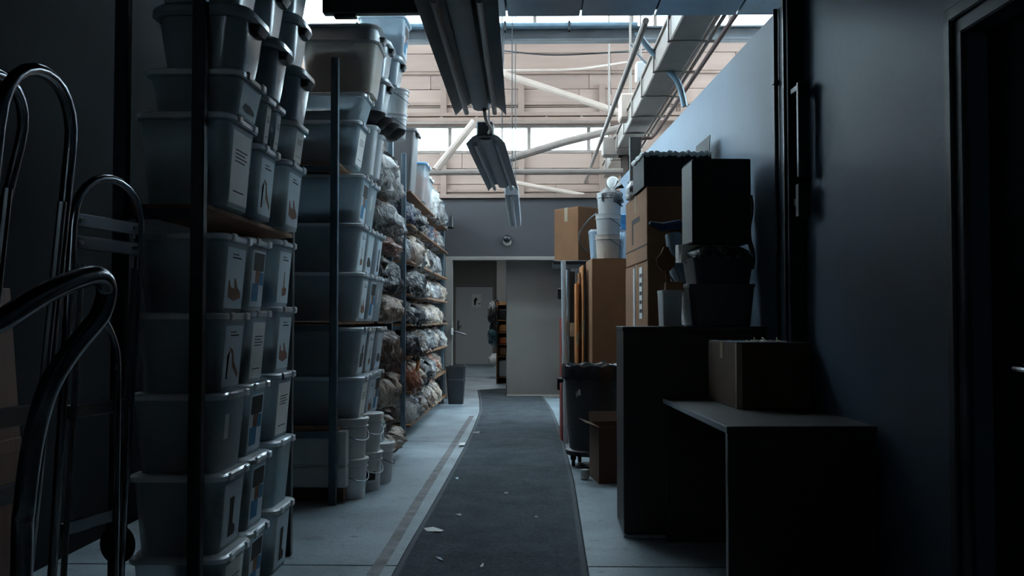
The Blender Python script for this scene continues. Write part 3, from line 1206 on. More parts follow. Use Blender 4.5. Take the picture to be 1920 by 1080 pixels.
grey_tote('big milky tote with brown contents and grey lid topping the second rack', -1.02, 6.14, 6.56, 2.64, .45, .5, m=M_wtote, lidm=mat('pale_lid', S(196, 200, 202), .35), contents='beige', lidh=.13)
for i, (lab, xf, y0, z, hh, cl) in enumerate([
    ('rounded upright white bin beside the dark-filled bin, second rack top board', -1.09, 6.56, 2.167, .34, 'white'),
    ('slim upright bluish bin beside the rounded white bin, second rack', -1.075, 6.74, 2.167, .31, 'blue')]):
    clear_bin(lab, xf, y0, y0 + .17, z, hh, .5, None, .7, cl, bm=M_lid, latch=False)
grey_tote('grey tote with notch grip behind the milky tote, lower of two', -1.035, 6.62, 6.98, 2.60, .27, .42)
grey_tote('grey tote with notch grip behind the milky tote, upper of two', -1.025, 6.62, 6.98, 2.87, .27, .42)
bucket('small white bucket above the bright white bag, bottom one of the pair', -1.06, 7.24, 2.53, .1, .19)
bucket('small white bucket standing on another, beside the upper grey totes', -1.05, 7.25, 2.72, .1, .19)
clear_bin('clear bin with blue contents topping the far end of second rack', -.96, 7.06, 7.4, 3.14, .3, .34, 'collage', .6, 'navy', latch=False)
grey_tote('faded grey tote below the blue-filled bin at second rack top', -1.0, 7.03, 7.4, 2.915, .225, .36)
# stack of dark bowls
for j in range(4):
    b = MB()
    rb = .13
    b.lathe([(.04, 0), (.06, .004), (rb * .9, .05), (rb, .075), (rb * .97, .075), (rb * .86, .052), (.05, .012)], 22)
    tag(ob('bowl', (b, M_black), loc=(-1.16 + .035 * j, 6.66 + .09 * j, 2.53 - .022 * j)), 'dark shallow bowl, %s of the slanting heap on second rack' % ('topmost', 'second from top', 'third from top', 'lowest')[j], 'bowl', 'dark bowls on the second rack')

# white flat boxes at the end of the lower bay
tb = [(0.1, .235), (.237, .455)]
for j, (z0, z1) in enumerate(tb):
    t = thing('flat_box', 'pale flat drawer box under the bins, %s of two' % ('lower', 'upper')[j], 'box', (-1.46, 6.12, z0), 0, 'pale drawer boxes')
    b = MB()
    b.box(-.27, .275, -.045, .05, 0, z1 - z0, .004)
    ob('body', (b, M_whitep), t)
    b = MB()
    b.box(-.25, .255, -.05, -.045, .008, z1 - z0 - .008, .002)
    ob('front', (b, M_whitep), t)
t = thing('plinth', 'dark brown plinth under the pale drawer boxes', 'plinth', (-1.46, 6.12, 0))
b = MB()
b.box(-.27, .26, -.04, .05, 0, .098, .004)
ob('board', (b, M_dply), t)
b = MB()
b.box(-.27, .26, -.046, -.04, .0, .012, .001)
ob('edge_strip', (b, M_deskedge), t)
GBk = 'white lidded buckets beside the rack'
bk = [(-1.215, 6.3, 0, 'lower', 'the post-side pair', False), (-1.215, 6.3, .262, 'upper', 'the post-side pair', False),
      (-1.17, 6.62, 0, 'lower', 'the middle pair', True), (-1.17, 6.62, .262, 'upper', 'the middle pair', False)]
for x, y, z, ud, which, pt in bk:
    bucket('white lidded bucket, %s of %s, under the clear bins' % (ud, which), x, y, z, .128, .262, group=GBk, patch=pt, rz=R(-30))
bucket('white lidded bucket standing alone under the glass jar', -1.13, 6.93, 0, .125, .285, group=GBk)
t = thing('clear_jar', 'clear square jar on the lone white bucket', 'jar', (-1.15, 6.93, .286))
b = MB()
b.loft([rr(.07, .07, .02, 0), rr(.075, .075, .02, .14), rr(.06, .06, .03, .16)], True, False)
ob('body', (b, M_clear), t)
b = MB()
b.lathe([(.06, .155), (.062, .18), (.05, .185)], 18)
ob('lid', (b, M_whitep), t)
b = MB()
b.poly([(.0765, -.05, .02), (.0765, .05, .02), (.0785, .05, .12), (.0785, -.05, .12)])
b.mi = 1
b.poly([(.0785, -.03, .03), (.0785, .03, .03), (.0795, .03, .1), (.0795, -.03, .1)])
ob('label_patch', (b, [M_paper, M_ink]), t)


# ------------------------------------------------------------------ bags
def bag_mesh(seed, cloth, crinkle=1.0):
    def f():
        bm = bmesh.new()
        bmesh.ops.create_cube(bm, size=1)
        bmesh.ops.subdivide_edges(bm, edges=bm.edges[:], cuts=7, use_grid_fill=True)
        for v in bm.verts:
            p = v.co.copy()
            s_ = p.normalized() * .6
            p = p.lerp(s_, .45)
            q = p * 3.0 + Vector((seed * 7.3, seed * 3.1, 0))
            p = p + noise.noise_vector(q) * .09 + noise.noise_vector(q * 2.7) * .05 * crinkle
            p -= p.normalized() * abs(noise.noise(q * 1.8)) * .1 * crinkle
            k_ = min(1, max(0, (p.z - .12) / .33)) ** 1.5       # gathered towards a tied neck
            f_ = max(0, p.x - .05) / .45                        # the front sags over the board edge
            fold = .09 * math.sin(p.y * 21 + seed * 2 + 3 * noise.noise(p * 2.5)) * (.35 + f_)
            tw = .14 * noise.noise(Vector((seed * 3.7, 2.1, 0)))
            v.co = Vector((p.x * (1 - .35 * k_) + fold * .7, p.y * (1 - .5 * k_) + tw * k_, p.z * 1.04 - .2 * f_ * f_ * (1 if p.z < .15 else .3)))
        me = bpy.data.meshes.new('bag_film')
        bm.to_mesh(me)
        bm.free()
        me.polygons.foreach_set('use_smooth', [True] * len(me.polygons))
        me.materials.append(bagmat(cloth))
        return me
    return cached(('bag', seed, cloth, crinkle), f)


def neck_mesh(seed, cloth):
    def f():
        b = MB()
        n = 12
        rings = []
        for z, r in ((-.06, .035), (0, .02), (.02, .014), (.04, .02), (.085, .05)):
            rings.append([(r * (1 + .35 * math.sin(k * 2.6 + seed)) * math.cos(2 * math.pi * k / n), r * (1 + .35 * math.sin(k * 2.1)) * math.sin(2 * math.pi * k / n), z) for k in range(n)])
        b.loft(rings, False, False)
        return b.mesh('neck', bagmat(cloth))
    return cached(('neck', seed, cloth), f)


def bag(label, x_front, y0, y1, z0, z1, d_, cloth, group, seed=None, film=True, ret=None):
    s_ = random.randint(0, 7) if seed is None else seed
    t = thing('clothes_bag', label, 'bag', (x_front - d_ / 2, (y0 + y1) / 2, z0), 0, group)
    dims = (d_, y1 - y0, z1 - z0)
    o = ob('film', bag_mesh(s_, cloth), t, loc=(0, 0, dims[2] / 2))
    o.scale = (dims[0] * 1.02, dims[1] * 1.06, dims[2] * .97)
    tw = .14 * noise.noise(Vector((s_ * 3.7, 2.1, 0)))
    c = ob('neck', neck_mesh(s_, cloth), t, loc=(.12 * dims[0], tw * dims[1], dims[2] * .95), rot=(0, R(50), 0))
    return t


GBAG = 'clothes bags on the second rack'
seq = [(.12, .3, 'beige', -1.1), (.3, .48, 'brown', -1.14), (.5, .78, 'beige', -1.13), (.8, 1.12, 'brown', -1.12), (1.17, 1.4, 'beige', -1.11),
       (1.41, 1.7, 'charcoal', -1.12), (1.71, 1.84, 'rust', -1.13), (1.85, 2.12, 'grey', -1.1), (2.19, 2.52, 'white', -1.1)]
for i, (z0, z1, cl, xf) in enumerate(seq):
    for j, (y0, y1) in enumerate(((7.3, 7.72), (7.76, 8.3))):
        if z1 > 2.13 and j:
            y0, y1 = 7.62, 8.1
        if z1 > 2.13 and not j:
            y0, y1 = 7.02, 7.6
        bag('clear bag of %s clothes on second rack, %s up, %s' % (cl, ORD[i], ('beside the bins', 'at the far end')[j]), xf - .03 * j, y0, y1, z0, z1, .5, cl, GBAG)
GBC = 'clothes bags on the long rack'
pal = ['grey', 'charcoal', 'brown', 'beige', 'black', 'beige', 'brown', 'grey', 'beige', 'white', 'white', 'charcoal', 'rust', 'grey', 'navy']
rng = random.Random(5)
for i in range(len(C_LEV) - 1):
    z0 = C_LEV[i] + .002
    z1 = C_LEV[i + 1] - .03
    n = 13
    y = 9.56
    for j in range(n):
        wd = 4.0 / n
        cl = rng.choice(pal)
        if j == 0 and i == 1:
            cl = 'rust'
        bag('clear bag of %s clothes on long rack, %s shelf up, %s from the near post' % (cl, ORD[i], ORD[j]),
            -1.2 - .008 * j + rng.uniform(-.06, .05) - (.03 if i > 4 else 0), y + .0, y + wd - .0, z0, z1 - rng.uniform(0, .05), .5, cl, GBC, seed=rng.randint(0, 7))
        y += wd
# on top of the long rack
t = thing('open_tub', 'dark grey open plastic tub standing on top of the long rack', 'tub', (-1.38, 9.75, 2.455))
b = MB()
b.loft([rr(.15, .17, .03, 0), rr(.19, .21, .04, .6), rr(.21, .23, .05, .6), rr(.21, .23, .05, .625), rr(.185, .205, .04, .625), rr(.14, .16, .03, .02)], True, True)
ob('body', (b, M_dtote), t)
b = MB()
b.box(.2, .225, -.1, .1, .57, .6, .006)
ob('rim_grip', (b, M_dtote), t)
clear_bin('clear bin with orange contents and blue lid on the long rack top', -1.17, 10.35, 10.8, 2.455, .42, .4, None, .75, 'rust', lm=M_bluep)
clear_bin('white bin with orange contents on the long rack top', -1.2, 10.95, 11.4, 2.455, .36, .4, None, .8, 'rust', lm=M_whitep)
for j, (y0, cl) in enumerate(((11.5, 'white'), (12.0, 'grey'), (12.5, 'grey'), (13.0, 'navy'))):
    bag('clear bag of %s clothes lying on the long rack top, %s beyond the bins' % (cl, ORD[j]), -1.21, y0, y0 + .48, 2.455, 2.455 + .42 - .05 * j, .5, cl, 'bags on top of the long rack')
# items seen at the near end of the long rack
for j, (z, m, nm) in enumerate(((2.455, M_cardo, 'orange brown'), (2.635, M_card, 'plain brown'))):
    pass
t = thing('orange_envelope', 'stiff orange envelope sticking out low on the long rack', 'envelope', (-1.2, 9.62, .5))
b = MB()
b.loft([[(0, 0, 0), (.03, .18, .0), (.02, .2, .25), (.06, .02, .27)], [(-.012, 0, 0), (.018, .18, .0), (.008, .2, .25), (.048, .02, .27)]])
ob('sleeve', (b, M_cardo), t)
b = MB()
b.poly([(.061, .02, .271), (.021, .2, .251), (.05, .12, .2)])
ob('flap', (b, M_cardo), t)

# things at the far wall
t = thing('dustbin', 'black square dustbin beside the far end of the long rack', 'bin', (-1.075, 13.35, 0))
b = MB()
b.loft([rr(.1, .1, .02, 0), rr(.13, .13, .025, .5), rr(.14, .14, .03, .5), rr(.14, .14, .03, .525), rr(.12, .12, .02, .525), rr(.1, .1, .02, .05)])
ob('body', (b, mat('satin_black', S(40, 44, 48), .3)), t)
b = MB()
b.loft([rr(.118, .118, .02, .33), rr(.132, .132, .025, .33), rr(.133, .133, .025, .345), rr(.119, .119, .02, .345)])
ob('band', (b, M_dull), t)
t = thing('wall_speaker', 'small black speaker on the grey wall beside the long rack', 'speaker', (-1.24, 14.05, 2.5))
b = MB()
b.box(-.07, .07, -.1, .04, 0, .19, .015)
ob('cabinet', (b, M_black), t)
b = MB()
b.box(-.02, .02, .04, .15, .07, .12)
ob('bracket', (b, M_dsteel), t)
t = thing('dome_camera', 'small black dome on white base above the opening', 'camera', at(951, 448, FY - .005))
b = MB()
b.lathe([(.062, 0), (.062, .02), (.045, .035)], 20)
b.v = [(x, -z, y - .045) for x, y, z in b.v]
ob('base', (b, M_white), t)
b = MB()
b.lathe([(.058, .03), (.056, .05), (.042, .07), (.018, .085)], 16)
b.v = [(x, -z, y) for x, y, z in b.v]
ob('dome', (b, M_black), t)
t = thing('sliding_door', 'tall white sliding panel half closing the far opening', 'door', (.02, 14.62, 0))
b = MB()
b.box(-.43, .55, 0, .05, .012, 2.3, .006)
ob('panel', (b, M_white), t)
b = MB()
b.box(-.43, .55, -.004, 0, .0, .03, .001)
ob('bottom_strip', (b, M_beigep), t)
b = MB()
b.box(-.435, -.425, -.003, .053, .012, 2.3, .001)
ob('edge_strip', (b, M_dull), t)
t = thing('door_bar', 'white push bar fixed on the frame of the far opening beside the dustbin', 'handle', (-1.195, 14.15, 1.0))
b = MB()
b.tube([(0, 0, -.02), (.06, -.02, -.02), (.2, -.02, -.06)], .014, 8)
ob('bar', (b, M_dull), t)
b = MB()
b.box(-.02, .012, -.03, .03, -.06, .04, .006)
ob('bracket', (b, M_whitep), t)

# rear room furniture
t = thing('shelf_unit', 'wooden shelf unit seen through the far opening beside the sliding panel', 'shelf', (-.52, 17.6, 0))
b = MB()
b.box(-.16, -.13, 0, .5, 0, 1.5, .004)
b.box(.13, .16, 0, .5, 0, 1.5, .004)
b.box(-.16, .16, .48, .5, 0, 1.5)
obs('side_panel', (b, M_card), t)
for z in (.12, .5, .72, .94, 1.16, 1.45):
    b = MB()
    b.box(-.13, .13, 0, .48, z - .02, z, .003)
    ob('shelf_board', (b, M_card), t)
for j, (z, m, lab) in enumerate(((.12, M_offw, 'white box'), (.5, M_card, 'brown parcel'), (.72, M_orange, 'orange folded cloth'), (.94, M_cardo, 'tan folded cloth'), (1.16, M_black, 'black folded cloth'))):
    b = MB()
    b.box(-.115, .115, 0.02, .4, 0, (.3, .16, .12, .14, .2)[j], .02)
    tag(ob('folded_bundle', (b, m), loc=(-.52, 17.6, z + .001)), '%s on the rear shelf unit, %s board from the floor' % (lab, ORD[j]), 'bundle')
bag('teal bag hanging on the side of the rear shelf unit', -.66, 17.3, 17.6, .72, 1.08, .16, 'teal', None)
bag('dark bag hanging high on the rear shelf unit', -.66, 17.25, 17.55, 1.12, 1.5, .16, 'charcoal', None)
t = thing('low_table', 'small white table in the rear room', 'table', (-.5, 19.6, 0))
b = MB()
b.box(-.28, .4, -.3, .3, .205, .235, .005)
ob('table_top', (b, M_whitep), t)
for sx in (-.24, .36):
    for sy in (-.26, .26):
        b = MB()
        b.box(sx - .02, sx + .02, sy - .02, sy + .02, 0, .205)
        ob('leg', (b, M_whitep), t)
bag('white bag lying on the small table in the rear room', -.57, 19.4, 19.85, .237, .47, .34, 'white', None)
t = thing('litter_bin', 'black bin standing by the far white door of the rear room', 'bin', (-2.06, 22.3, 0))
b = MB()
b.loft([rr(.13, .13, .03, 0), rr(.17, .17, .03, .8), rr(.18, .18, .03, .8), rr(.18, .18, .03, .84)])
ob('body', (b, M_black), t)
b = MB()
b.loft([rr(.185, .185, .03, .842), rr(.15, .15, .03, .9)])
ob('lid', (b, M_black), t)
# rear room lamps (real ceiling fittings)
for j, y in enumerate((17.2, 21.6)):
    t = thing('ceiling_lamp', 'white ceiling light panel in the rear room, %s' % ('near the opening', 'near the far door')[j], 'lamp', (-1.0, y, 2.84), 0, 'rear room ceiling lamps')
    b = MB()
    b.box(-.3, .3, -.6, .6, .02, .06, .004)
    ob('tray', (b, M_white), t)
    em = mat('lamp_glow', S(235, 245, 250), .5)
    e = em.node_tree.nodes['Principled BSDF']
    e.inputs['Emission Color'].default_value = (.82, .94, 1, 1)
    e.inputs['Emission Strength'].default_value = 16.0
    b = MB()
    b.box(-.27, .27, -.57, .57, .005, .02)
    ob('diffuser', (b, em), t)


# ------------------------------------------------------------------ right side: cartons, desk, tubs
def carton(label, x0, x1, y0, y1, z0, z1, m, rz=0, open_=None, tape=True, name='carton', group=None, hole=False):
    cx, cy = (x0 + x1) / 2, (y0 + y1) / 2
    hx, hy, h = (x1 - x0) / 2, (y1 - y0) / 2, z1 - z0
    t = thing(name, label, 'box', (cx, cy, z0), rz, group)
    b = MB()
    if open_:
        T = .006
        b.box(-hx, hx, -hy, hy, 0, T)
        b.box(-hx, -hx + T, -hy, hy, 0, h)
        b.box(hx - T, hx, -hy, hy, 0, h)
        b.box(-hx, hx, -hy, -hy + T, 0, h)
        b.box(-hx, hx, hy - T, hy, 0, h)
    else:
        b.box(-hx, hx, -hy, hy, 0, h, .004)
    ob('body', (b, m), t)
    if open_:
        for s_, ang in open_:
            b = MB()
            if s_ in 'lr':
                b.box(-.004, .0, -hy * .8, hy, 0, hx * .62)
                o = ob('flap', (b, m), t, loc=((hx if s_ == 'r' else -hx), 0, h), rot=(0, R(ang), 0))
            else:
                b.box(-hx, hx, -.004, 0, 0, hx * .6)
                o = ob('flap', (b, m), t, loc=(0, (hy if s_ == 'b' else -hy), h), rot=(R(ang), 0, 0))
    else:
        b = MB()
        b.box(-hx + .002, hx - .002, -hy + .002, -.002, h, h + .004, .001)
        ob('flap', (b, m), t)
        b = MB()
        b.box(-hx + .002, hx - .002, .002, hy - .002, h, h + .004, .001)
        ob('flap', (b, m), t)
        if tape:
            b = MB()
            b.box(-hx - .001, hx + .001, -.025, .025, h + .004, h + .0055)
            b.box(-hx - .0015, -hx, -.025, .025, h * .75, h + .0055)
            ob('tape', (b, M_tapeb), t)
    if hole:
        b = MB()
        b.box(-hx - .002, -hx + .001, -hy * .35, hy * .35, h * .6, h * .67)
        b.box(-hx - .002, -hx + .001, hy * .25, hy * .35, h * .3, h * .67)
        ob('hand_hole', (b, M_ink), t)
    return t


# desk against the partition
t = thing('desk', 'dark laminate desk pushed against the blue-grey partition', 'desk', (.745, 3.73, 0), RZ)
Dw, Dd = .585, 1.36
b = MB()
b.box(0, Dw, 0, Dd, .722, .75, .003)
ob('desk_top', (b, M_desk), t)
b = MB()
b.box(.004, Dw - .004, .004, .024, 0, .722, .002)
ob('front_panel', (b, M_desk), t)
b = MB()
b.box(.0, .004, .002, .026, 0, .722)
b.box(-.002, .0, .0, Dd, .724, .748)
ob('edge_strip', (b, M_deskedge), t)
b = MB()
b.box(.01, Dw - .004, Dd - .024, Dd - .004, 0, .722, .002)
ob('back_panel', (b, M_desk), t)
b = MB()
b.box(Dw - .024, Dw - .004, .024, Dd - .024, 0, .722, .002)
ob('side_panel', (b, M_desk), t)

t = carton('closed cardboard box with shiny tape standing on the dark desk', .92, 1.27, 4.47, 5.0, .751, 1.05, M_cardd, RZ + .02, name='desk_carton')
b = MB()
for k in range(7):
    x = -.06 + .025 * k
    b.tube(smooth_path([(x, -.1, .305), (x + .01 * (k % 3 - 1), -.07, .312 + .012 * (k % 2)), (x + .02, -.02, .307), (x + .01, .02, .31)], 3), .003, 5)
ob('crumpled_tape', (b, M_tapeb), t)
b = MB()
b.box(-.172, .172, -.26, .26, .305, .3062)
ob('lit_top', (b, mat('lit_top_tone', S(158, 168, 174), .18)), t)  # glossy pale sheet paints in the light falling on the box top
b = MB()
b.box(-.1755, -.174, -.262, -.24, .0, .3)
b.box(-.1755, -.15, -.2665, -.265, .0, .3)
ob('edge_tape', (b, M_tapeb), t)

# tall black cabinet behind the desk
t = thing('cabinet', 'tall near-black cabinet panel standing behind the dark desk', 'cabinet', (.478, 5.17, 0), 0)
b = MB()
b.box(.004, .77, 0, .42, .02, 1.1, .004)
ob('body', (b, M_desk), t)
b = MB()
b.box(0, .775, -.004, .425, 1.1, 1.125, .003)
ob('top_board', (b, M_desk), t)
b = MB()
b.box(.004, .77, -.003, .02, .0, .014, .002)
ob('bottom_strip', (b, M_deskedge), t)
b = MB()
b.box(.02, .75, .025, .4, 0, .02)
ob('plinth', (b, M_black), t)


def tub(label, x0, x1, y0, y1, z0, z1, m, rz=0, name='plastic_tub', rim=None, group=None, cont=None):
    cx, cy, hx, hy, h = (x0 + x1) / 2, (y0 + y1) / 2, (x1 - x0) / 2, (y1 - y0) / 2, z1 - z0
    t = thing(name, label, 'tub', (cx, cy, z0), rz, group)
    b = MB()
    b.loft([rr(hx * .86, hy * .86, .03, 0), rr(hx * .97, hy * .97, .035, h * .93), rr(hx * .94, hy * .94, .03, h * .93), rr(hx * .83, hy * .83, .03, .008)], True, True)
    ob('body', (b, m), t)
    b = MB()
    b.loft([rr(hx * .93, hy * .93, .035, h * .925), rr(hx, hy, .04, h * .925), rr(hx, hy, .04, h), rr(hx * .93, hy * .93, .035, h)], False, False)
    b.loft([rr(hx * .93, hy * .93, .035, h), rr(hx * .93, hy * .93, .035, h * .925)], False, False)
    ob('rim', (b, rim or m), t)
    if cont:
        ob('contents', bin_contents(hy * 2, hx * 2, h, .9, CLOTH[cont], 2), t)
    return t
    return t


t = tub('dark tub, lit end painted pale, standing on the cabinet, under the black carton', .835, 1.2, 5.2, 5.56, 1.126, 1.355, mat('slate_tub', S(66, 72, 78), .5), RZ, rim=mat('slate_tub', S(66, 72, 78), .5))
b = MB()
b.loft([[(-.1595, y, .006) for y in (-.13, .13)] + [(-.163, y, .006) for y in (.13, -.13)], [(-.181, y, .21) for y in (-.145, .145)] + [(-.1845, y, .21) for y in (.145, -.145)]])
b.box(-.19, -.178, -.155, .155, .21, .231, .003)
o = ob('lit_end', (b, M_whitep), t)  # white piece paints in the light caught by the tub's aisle end
o['label'] = 'lit end painted pale'
tub('dark open tub stacked on the other dark tub', .86, 1.2, 5.22, 5.58, 1.357, 1.5, mat('black_tub', S(46, 50, 54), .4), RZ, cont='black')
tub('narrow grey waste tub beside the dark tubs on the cabinet', .705, .822, 5.28, 5.5, 1.126, 1.325, mat('pale_tub', S(196, 200, 202), .4), RZ, rim=M_whitep)
carton('black shallow carton with its lit side painted pale, standing over the dark tubs', .875, 1.2, 5.32, 5.6, 1.585, 2.05, M_cardb, RZ, tape=False)
o = bpy.data.objects[-1]
t = [q for q in bpy.data.objects if q.get('label', '').startswith('black shallow carton')][0]
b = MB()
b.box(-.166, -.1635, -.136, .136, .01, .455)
o = ob('lit_side', (b, M_white), t)  # light on the carton's aisle side, put in as a white sheet
o['label'] = 'lit side painted pale'
bag('dark bundle wedged between the tubs and the black carton', 1.2, 5.3, 5.65, 1.45, 1.59, .32, 'black', None, seed=3)

# tall stack of brown cartons between cabinet and partition
G3 = 'brown cartons in the tall stack by the partition'
carton('bottom carton of the tall brown stack, mostly behind the black cabinet', .72, 1.17, 6.28, 7.3, 0, 1.1, M_card, RZ, group=G3)
t = carton('middle brown carton with paper strips, in the tall stack', .722, 1.165, 6.28, 7.3, 1.108, 1.545, M_card, RZ, group=G3)
b = MB()
b.box(-.226, -.2225, -.3, -.18, .06, .41)
ob('paper_strip', (b, M_paper), t)
b = MB()
b.box(-.226, -.2225, .02, .1, .0, .42)
ob('paper_strip', (b, M_whitep), t)
b = MB()
b.mi = 0
for k in range(5):
    b.box(-.2275, -.2262, -.29, -.2, .1 + .06 * k, .125 + .06 * k)
ob('print', (b, M_ink), t)
t = carton('upper brown carton with a cut hand hole, in the tall stack', .72, 1.165, 6.28, 7.25, 1.553, 2.03, M_card, RZ, group=G3, hole=True)
b = MB()
b.box(-.2246, -.2225, -.48, .48, .1, .108)
ob('flap_seam', (b, M_ink), t)
t = carton('black open carton with bright plastic rim topping the tall stack', .715, 1.16, 6.3, 6.78, 2.036, 2.25, M_cardb, RZ, open_=[('r', 3)])
b = MB()
rim = []
for k in range(60):
    a = k / 59
    x = -.222 + .44 * min(1, max(0, (a - .4) / .6))
    y = .235 - .475 * min(1, a / .4)
    rim.append((x, y, .216 + .006 * math.sin(k * 1.9) + .004 * math.sin(k * .7)))
b.tube(rim, [.012 + .007 * abs(math.sin(k * 1.3)) for k in range(60)], 6)
ob('plastic_rim', (b, M_paper), t)  # plastic edge, its bright highlight put in as white colour
t = thing('corner_strip', 'white strip standing in for a wall corner behind the black carton', 'board', (.76, 7.2, 2.036), RZ)  # added strip, stand-in for a white wall corner beyond the stack
b = MB()
b.box(-.035, .05, -.006, .006, 0, .5, .002)
ob('sheet', (b, M_white), t)
b = MB()
b.box(-.037, -.03, -.008, .008, .0, .5, .001)
ob('edge_strip', (b, M_paper), t)
bag('crumpled white bag perched on the corner of the tall carton stack', .80, 6.82, 7.1, 2.036, 2.17, .12, 'white', None, seed=2)
# odds and ends standing between cartons and tubs
pipe('paper_roll', 'grey-blue paper roll leaning behind the narrow waste tub', 'roll', [(.96, 5.72, .0), at(1277, 560, 5.95), at(1262, 440, 6.05)], .05, mat('blue_grey_paper', S(120, 136, 148), .8), seg=16)
pipe('cloth_roll', 'dark blue rolled cloth lying across the paper roll', 'cloth', [at(1218, 418, 6.0), at(1240, 426, 6.02), at(1276, 420, 6.05)], [.012, .028, .03], CLOTH['navy'], path=False, seg=10)
t = thing('wooden_paddle', 'small wooden paddle standing in the waste tub', 'paddle', at(1257, 548, 5.4))
b = MB()
b.tube([(0, 0, 0), (-.02, 0, .12)], .012, 8)
ob('shaft', (b, M_ply), t)
b = MB()
b.loft([[(x * .055 - .025, y * .012, .12 + .1 * q) for x, y, _ in rr(s_, 1, .3, 0)] for q, s_ in ((0, .4), (.3, .9), (.7, 1), (1.0, .5), (1.35, .22))])
ob('blade', (b, M_card), t)
t = thing('wire_hook', 'bent pale wire hook standing in the waste tub', 'wire', at(1268, 548, 5.42))
b = MB()
b.tube(smooth_path([(0, 0, 0), (-.01, 0, .05), (-.05, 0, .12), (-.02, 0, .15), (.01, 0, .1), (.03, 0, .03)], 5), .006, 6)
ob('wire', (b, M_dull), t)
b = MB()
b.box(-.05, .05, -.03, .03, .0, .06, .006)
tag(ob('card_scrap', (b, M_card), loc=at(1264, 549, 5.36)), 'pinkish cardboard scrap poking out of the waste tub', 'scrap')
b = MB()
bm_ = [(x * .07, y * .07, z) for x, y, z in rr(1, .7, .3, 0)]
b.loft([[(x + .01 * math.sin(7 * y * 20 + q), y, .1 * q) for x, y, z in bm_] for q in (0, .35, .7, 1)])
tag(ob('crumpled_paper', (b, M_paper), loc=at(1294, 492, 5.5)), 'crumpled white paper resting on the dark tub edge', 'paper')
t = thing('hanging_cloth', 'grey cloth strip hanging beside the black carton by the partition', 'cloth', (1.24, 5.45, 1.45))
b = MB()
pr = []
for k in range(9):
    u = k / 8
    pr.append([(.012 * math.sin(u * 9) + dx, .05 + dy + .02 * math.sin(u * 6), .42 * (1 - u)) for dx, dy in ((-.006, -.035), (.006, -.035), (.014, 0), (.006, .035), (-.006, .035), (0, 0))])
b.loft(pr)
ob('fabric', (b, CLOTH['charcoal']), t)

# trash can on dolly
TX, TY = .49, 7.72
t = thing('trash_can', 'large dark round trash can with bag on a wheeled dolly', 'trash can', (TX, TY, 0))
b = MB()
b.lathe([(.195, .13), (.2, .135), (.215, .3), (.219, .3), (.222, .32), (.218, .32), (.236, .72), (.252, .73), (.256, .77), (.25, .79), (.236, .79), (.2, .2)], 36)
ob('barrel', (b, mat('can_grey', S(50, 54, 58), .45)), t)
b = MB()
pr = []
for k in range(48):
    a = 2 * math.pi * k / 48
    pr.append((a, .262 + .004 * math.sin(k * 2.1)))
b.loft([[(r_ * q * math.cos(a), r_ * q * math.sin(a), z + .008 * math.sin(a * 11 + z * 40)) for a, r_ in pr] for q, z in ((.99, .69), (1.0, .74), (1.0, .796), (.97, .806), (.9, .79), (.8, .7), (.7, .6))], False, True)
ob('bag_liner', (b, mat('liner', S(28, 34, 40), .22)), t)
for sx in (-1, 1):
    b = MB()
    b.box(sx * .25, sx * .3, -.06, .06, .66, .7, .01)
    b.box(sx * .28, sx * .3, -.06, .06, .6, .7, .008)
    ob('handle', (b, M_black), t)
b = MB()
b.lathe([(.2, .09), (.23, .095), (.235, .13), (.22, .14)], 30)
ob('dolly', (b, M_black), t)
for k in range(5):
    a = R(72 * k + 200)
    x, y = .185 * math.cos(a), .185 * math.sin(a)
    b = MB()
    b.M = Matrix.Translation((x, y, .036)) @ Matrix.Rotation(R(90), 4, 'Y') @ Matrix.Translation((0, 0, -.014))
    b.lathe([(.024, 0), (.034, .003), (.034, .025), (.024, .028)], 16)
    b.M = Matrix.Translation((x, y, 0))
    b.box(-.022, .022, -.018, .018, .055, .09, .004)
    ob('caster', (b, M_rubber), t)
bag('crumpled grey plastic piled inside the trash can', TX + .17, TY - .19, TY + .19, .52, .76, .34, 'charcoal', None, seed=1)
t = carton('small open carton on the floor before the trash can', .44, .72, 6.86, 7.24, 0, .4, M_cardd, .12, open_=[('l', -70), ('r', 60), ('b', -30)])
b = MB()
b.lathe([(.02, 0), (.032, .01), (.034, .05), (.028, .07), (.01, .075)], 14)
tag(ob('white_cup', (b, M_whitep), loc=(.375, 7.05, 0.0)), 'small white cup on the floor beside the dolly', 'cup')

# tall carton and flat sheets behind the trash can
t = carton('tall brown carton standing behind the trash can carrying white tubs', .505, .86, 8.5, 9.0, 0, 1.7, M_card, .05)
sheets = [('orange cardboard sheet leaning beside the tall carton', .455, 8.75, 1.66, M_cardo, .012, .4),
          ('tan cardboard sheet second from the tall carton', .43, 8.9, 1.6, M_card, .012, .35),
          ('orange brown folded sheet third from the tall carton', .405, 8.85, 1.5, M_cardo, .02, .4),
          ('black foam board standing among the cardboard sheets', .37, 9.1, 1.62, M_cardb, .05, .1),
          ('white foam board edge standing beside the black foam board', .325, 9.15, 1.64, M_paperb, .012, .35),
          ('red plastic panel standing outermost of the leaning sheets', .275, 9.2, 1.18, M_red, .016, .3)]
for lab, x, y, h, m, th, dp in sheets:
    t = thing('leaning_sheet', lab, 'sheet', (x, y, 0), .03, 'flat sheets standing behind the trash can')
    b = MB()
    b.box(-th / 2, th / 2, 0, dp, 0, h, .002)
    ob('board', (b, m), t)
    b = MB()
    b.box(-th / 2 - .001, th / 2 + .001, -.002, .012, h * .62, h * .7, .0005)
    ob('edge_tape', (b, M_tapeb), t)
pipe('paper_roll', 'pale blue paper roll standing outermost behind the trash can', 'roll', [(.305, 9.12, 0), (.285, 9.12, 1.72)], .024, M_paperb, seg=12)
b = MB()
b.box(-.03, .03, -.03, .03, 0, .1, .006)
